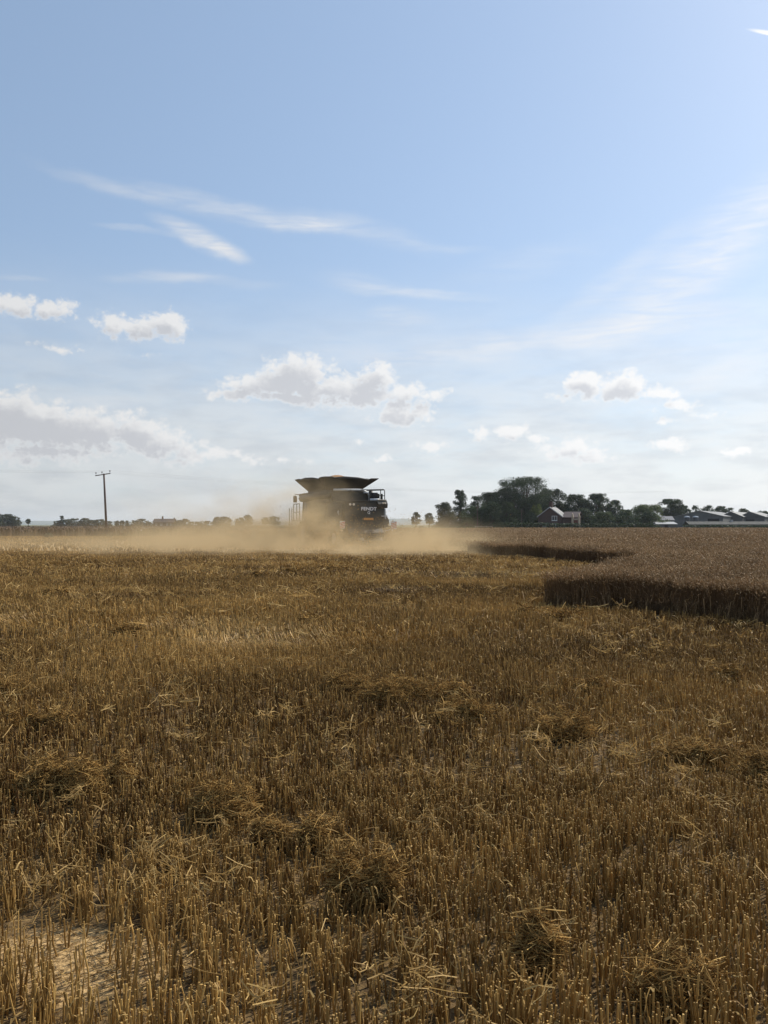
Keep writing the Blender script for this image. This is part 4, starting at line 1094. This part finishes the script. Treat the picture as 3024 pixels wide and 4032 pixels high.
# cab steps on the left
MB().box(-2.15, -1.1, 6.2, 7.6, 1.92, 1.98).build('cab_platform', panel, CH)
for y_ in (6.25, 6.75, 7.3): MB().tube([(-2.1, y_, 1.98), (-2.1, y_, 3.22)], .03, 8).build('handrail', panel, CH)
MB().tube([(-2.1, 6.25, 3.22), (-2.1, 7.3, 3.22)], .03, 8).tube([(-2.1, 6.25, 2.6), (-2.1, 7.3, 2.6)], .025, 8).build('handrail', panel, CH)
ld = MB()
for y_ in (7.4, 7.85): ld.tube([(-2.2, y_, .5), (-2.2, y_, 2.9)], .03, 8)
for z_ in (.6, .95, 1.3, 1.65): ld.box(-2.32, -2.08, 7.42, 7.83, z_, z_ + .04)
ld.build('ladder', panel, CH)
# header and feeder house
MB().prism([(6.9, 1.1), (9.0, .25), (9.0, .95), (7.0, 2.0)], 'x', -.8, .8).build('feeder_house', panel, CH)
HD = MB().prism([(9.0, .15), (9.0, 1.15), (9.15, 1.2), (9.3, .5), (10.2, .12), (10.2, .08)], 'x', -4.4, 4.4).build('header', panel, CH)
rl = MB().tube([(-4.3, 9.9, 1.0), (4.3, 9.9, 1.0)], .07, 8)
for k_ in range(6):
    a_ = k_ * math.pi / 3; rl.tube([(-4.3, 9.9 + .5 * math.cos(a_), 1.0 + .5 * math.sin(a_)), (4.3, 9.9 + .5 * math.cos(a_), 1.0 + .5 * math.sin(a_))], .025, 5)
    for x_ in (-4.25, 0, 4.25): rl.tube([(x_, 9.9, 1.0), (x_, 9.9 + .5 * math.cos(a_), 1.0 + .5 * math.sin(a_))], .02, 5)
rl.build('reel', panel, HD)
for s_ in (-1, 1): MB().prism([(9.0, .1), (9.0, 1.2), (9.6, 1.15), (10.9, .35), (11.0, .1)], 'x', s_ * 4.46 - .05, s_ * 4.46 + .05).build('end_divider', panel, HD)
# heap of grain showing above the tank
gv = []; gf = []; KR, KA = 8, 28
for i in range(KR + 1):
    for j in range(KA):
        a_ = 2 * math.pi * j / KA; f_ = i / KR; rr_ = f_ * (1.40 if i else 0)
        zz_ = .56 * (1 - f_ ** 1.7) + .02 * math.sin(5 * a_ + i); zz_ = 5.34 - .56 + zz_ if i else 5.34
        x_ = rr_ * math.cos(a_); y_ = rr_ * math.sin(a_)
        gv.append((x_, y_, zz_ - .55 * max(0, f_ - .8)))
for i in range(KR):
    for j in range(KA): gf.append((i * KA + j, (i + 1) * KA + j, (i + 1) * KA + (j + 1) % KA, i * KA + (j + 1) % KA))
gh = MB().add(gv, gf).build('grain_heap', grain_m, smooth=True)
gh.location = Vector((HX, HY, 0)) + Matrix.Rotation(HA, 3, 'Z') @ Vector((.0, 4.2, 0))
tag(gh, 'reddish heap of harvested grain rising above the black tank', 'grain')

# ------------------------------------------------------------------ dust behind the harvester
DUST = [  # x, y, half widths x y z, density
    (2.6, 47.5, 2.9, 4.0, 1.1, .42),
    (-.5, 43.8, 4.8, 2.8, .34, .42),
    (4.7, 44.0, 2.1, 3.0, .5, .36),
    (-8.5, 47.5, 5.6, 6.0, 1.1, .26),
    (-4.9, 54.5, 1.8, 2.6, 2.9, .38),
    (-7.4, 57.0, 3.2, 4.0, 2.7, .20),
    (2.2, 51.0, 1.8, 2.6, 1.25, .38),
    (-13, 58, 6, 6, 1.7, .10),
    (-26, 56, 16, 15, .9, .045),
    (-11, 60, 10, 9, 4.4, .021),
]
dm = bpy.data.materials.new('dust'); dm.use_nodes = True
T = NT(dm.node_tree); dm.node_tree.nodes.remove(dm.node_tree.nodes['Principled BSDF'])
pv = T.n('ShaderNodeVolumePrincipled')
pv.inputs['Color'].default_value = (.70, .555, .335, 1)
pv.inputs['Anisotropy'].default_value = .25
geo = T.n('ShaderNodeNewGeometry').outputs['Position']
wv = T.v('ADD', geo, T.v('MULTIPLY', T.v('SUBTRACT', T.noise(geo, .16, 3, .6, True), (.5, .5, .5)), (3.6, 3.6, 1.5)))
tot = None
for (x_, y_, ax, ay, hz, a_) in DUST:
    q = T.mapping(wv, (x_, y_, 0), (0, 0, 0), (ax, ay, hz), 'TEXTURE')
    e_ = T.m('MULTIPLY', T.m('EXPONENT', T.m('MULTIPLY', T.v('DOT_PRODUCT', q, q), -1.0)), a_)
    tot = e_ if tot is None else T.m('ADD', tot, e_)
puff = T.smooth(T.noise(T.mapping(geo, scl=(.55, .55, .75)), 1.0, 5, .64), .36, .64, .0, 2.0)
dn = T.m('MAXIMUM', T.m('SUBTRACT', T.m('MULTIPLY', tot, puff), .004), 0.0)
T.put(pv.inputs['Density'], dn)
T.put(dm.node_tree.nodes['Material Output'].inputs['Volume'], pv.outputs[0])
# hull round the cloud: a low lumpy mound over the ground that the dust really fills
gx = np.linspace(-52, 14, 89); gy = np.linspace(34, 84, 67)
GX, GY = np.meshgrid(gx, gy, indexing='ij'); Hh = np.zeros_like(GX)
for zz_ in np.linspace(0, 9, 91):
    dsum = sum(a_ * np.exp(-((GX - x_) / (ax * 1.12)) ** 2 - ((GY - y_) / (ay * 1.12)) ** 2 - (zz_ / (hz * 1.25)) ** 2) for (x_, y_, ax, ay, hz, a_) in DUST)
    Hh = np.where(dsum > .0032, zz_ + .15, Hh)
ni, nj = GX.shape; on = Hh > 0
cell = on[:-1, :-1] | on[1:, :-1] | on[:-1, 1:] | on[1:, 1:]
top = np.stack([GX, GY, np.maximum(Hh, .03)], -1).reshape(-1, 3); bot = np.stack([GX, GY, np.full_like(GX, .012)], -1).reshape(-1, 3)
vid = lambda i, j: i * nj + j
Vd = [tuple(v) for v in np.concatenate([top, bot])]; Fd = []; NB = ni * nj
for i in range(ni - 1):
    for j in range(nj - 1):
        if not cell[i, j]: continue
        a_, b_, c_, d_ = vid(i, j), vid(i + 1, j), vid(i + 1, j + 1), vid(i, j + 1)
        Fd += [(a_, b_, c_, d_), (NB + d_, NB + c_, NB + b_, NB + a_)]
        for (p_, q_, di, dj) in ((a_, b_, 0, -1), (b_, c_, 1, 0), (c_, d_, 0, 1), (d_, a_, -1, 0)):
            i2, j2 = i + di, j + dj
            if not (0 <= i2 < ni - 1 and 0 <= j2 < nj - 1 and cell[i2, j2]): Fd.append((p_, NB + p_, NB + q_, q_))
used = sorted({k_ for f in Fd for k_ in f}); mp = {k_: i for i, k_ in enumerate(used)}
dc = MB().add([Vd[k_] for k_ in used], [tuple(mp[k_] for k_ in f) for f in Fd]).build('dust_cloud', dm)
tag(dc, 'tan dust and chaff cloud trailing low behind the harvester', 'dust', kind='stuff')

# chaff flying in the dust behind the machine
n = 2200
fx = rng.normal(-1.5, 2.6, n); fy = rng.normal(54.5, 2.0, n); fz = np.clip(np.abs(rng.normal(0, 1.1, n)) + .1, .1, 4)
a_ = unit(rng.normal(0, 1, (n, 3))); b_ = unit(np.cross(a_, rng.normal(0, 1, (n, 3)))); s_ = rng.uniform(.012, .04, n)[:, None]; Pn = np.stack([fx, fy, fz], 1)
V = np.stack([Pn - a_ * s_ * 1.8, Pn + b_ * s_ * .6, Pn + a_ * s_ * 1.8, Pn - b_ * s_ * .6], 1).reshape(-1, 3)
tag(mesh_np('flying_chaff', V, [np.arange(n)[:, None] * 4 + np.arange(4)[None]], leaf_m, np.repeat(rng.beta(2, 2, n), 4)), 'flecks of chaff flying in the air behind the harvester', 'chaff', kind='stuff')

# ------------------------------------------------------------------ air
am = bpy.data.materials.new('haze'); am.use_nodes = True
A_ = NT(am.node_tree); am.node_tree.nodes.remove(am.node_tree.nodes['Principled BSDF'])
av = A_.n('ShaderNodeVolumePrincipled'); av.inputs['Color'].default_value = (.86, .92, 1.0, 1); av.inputs['Density'].default_value = .00010; av.inputs['Anisotropy'].default_value = .3
A_.put(am.node_tree.nodes['Material Output'].inputs['Volume'], av.outputs[0])
hz_ = MB().box(-9000, 9000, -9000, 9000, -1.2, 60).build('haze', am)
tag(hz_, 'pale summer haze over the flat fields', 'haze', kind='stuff')
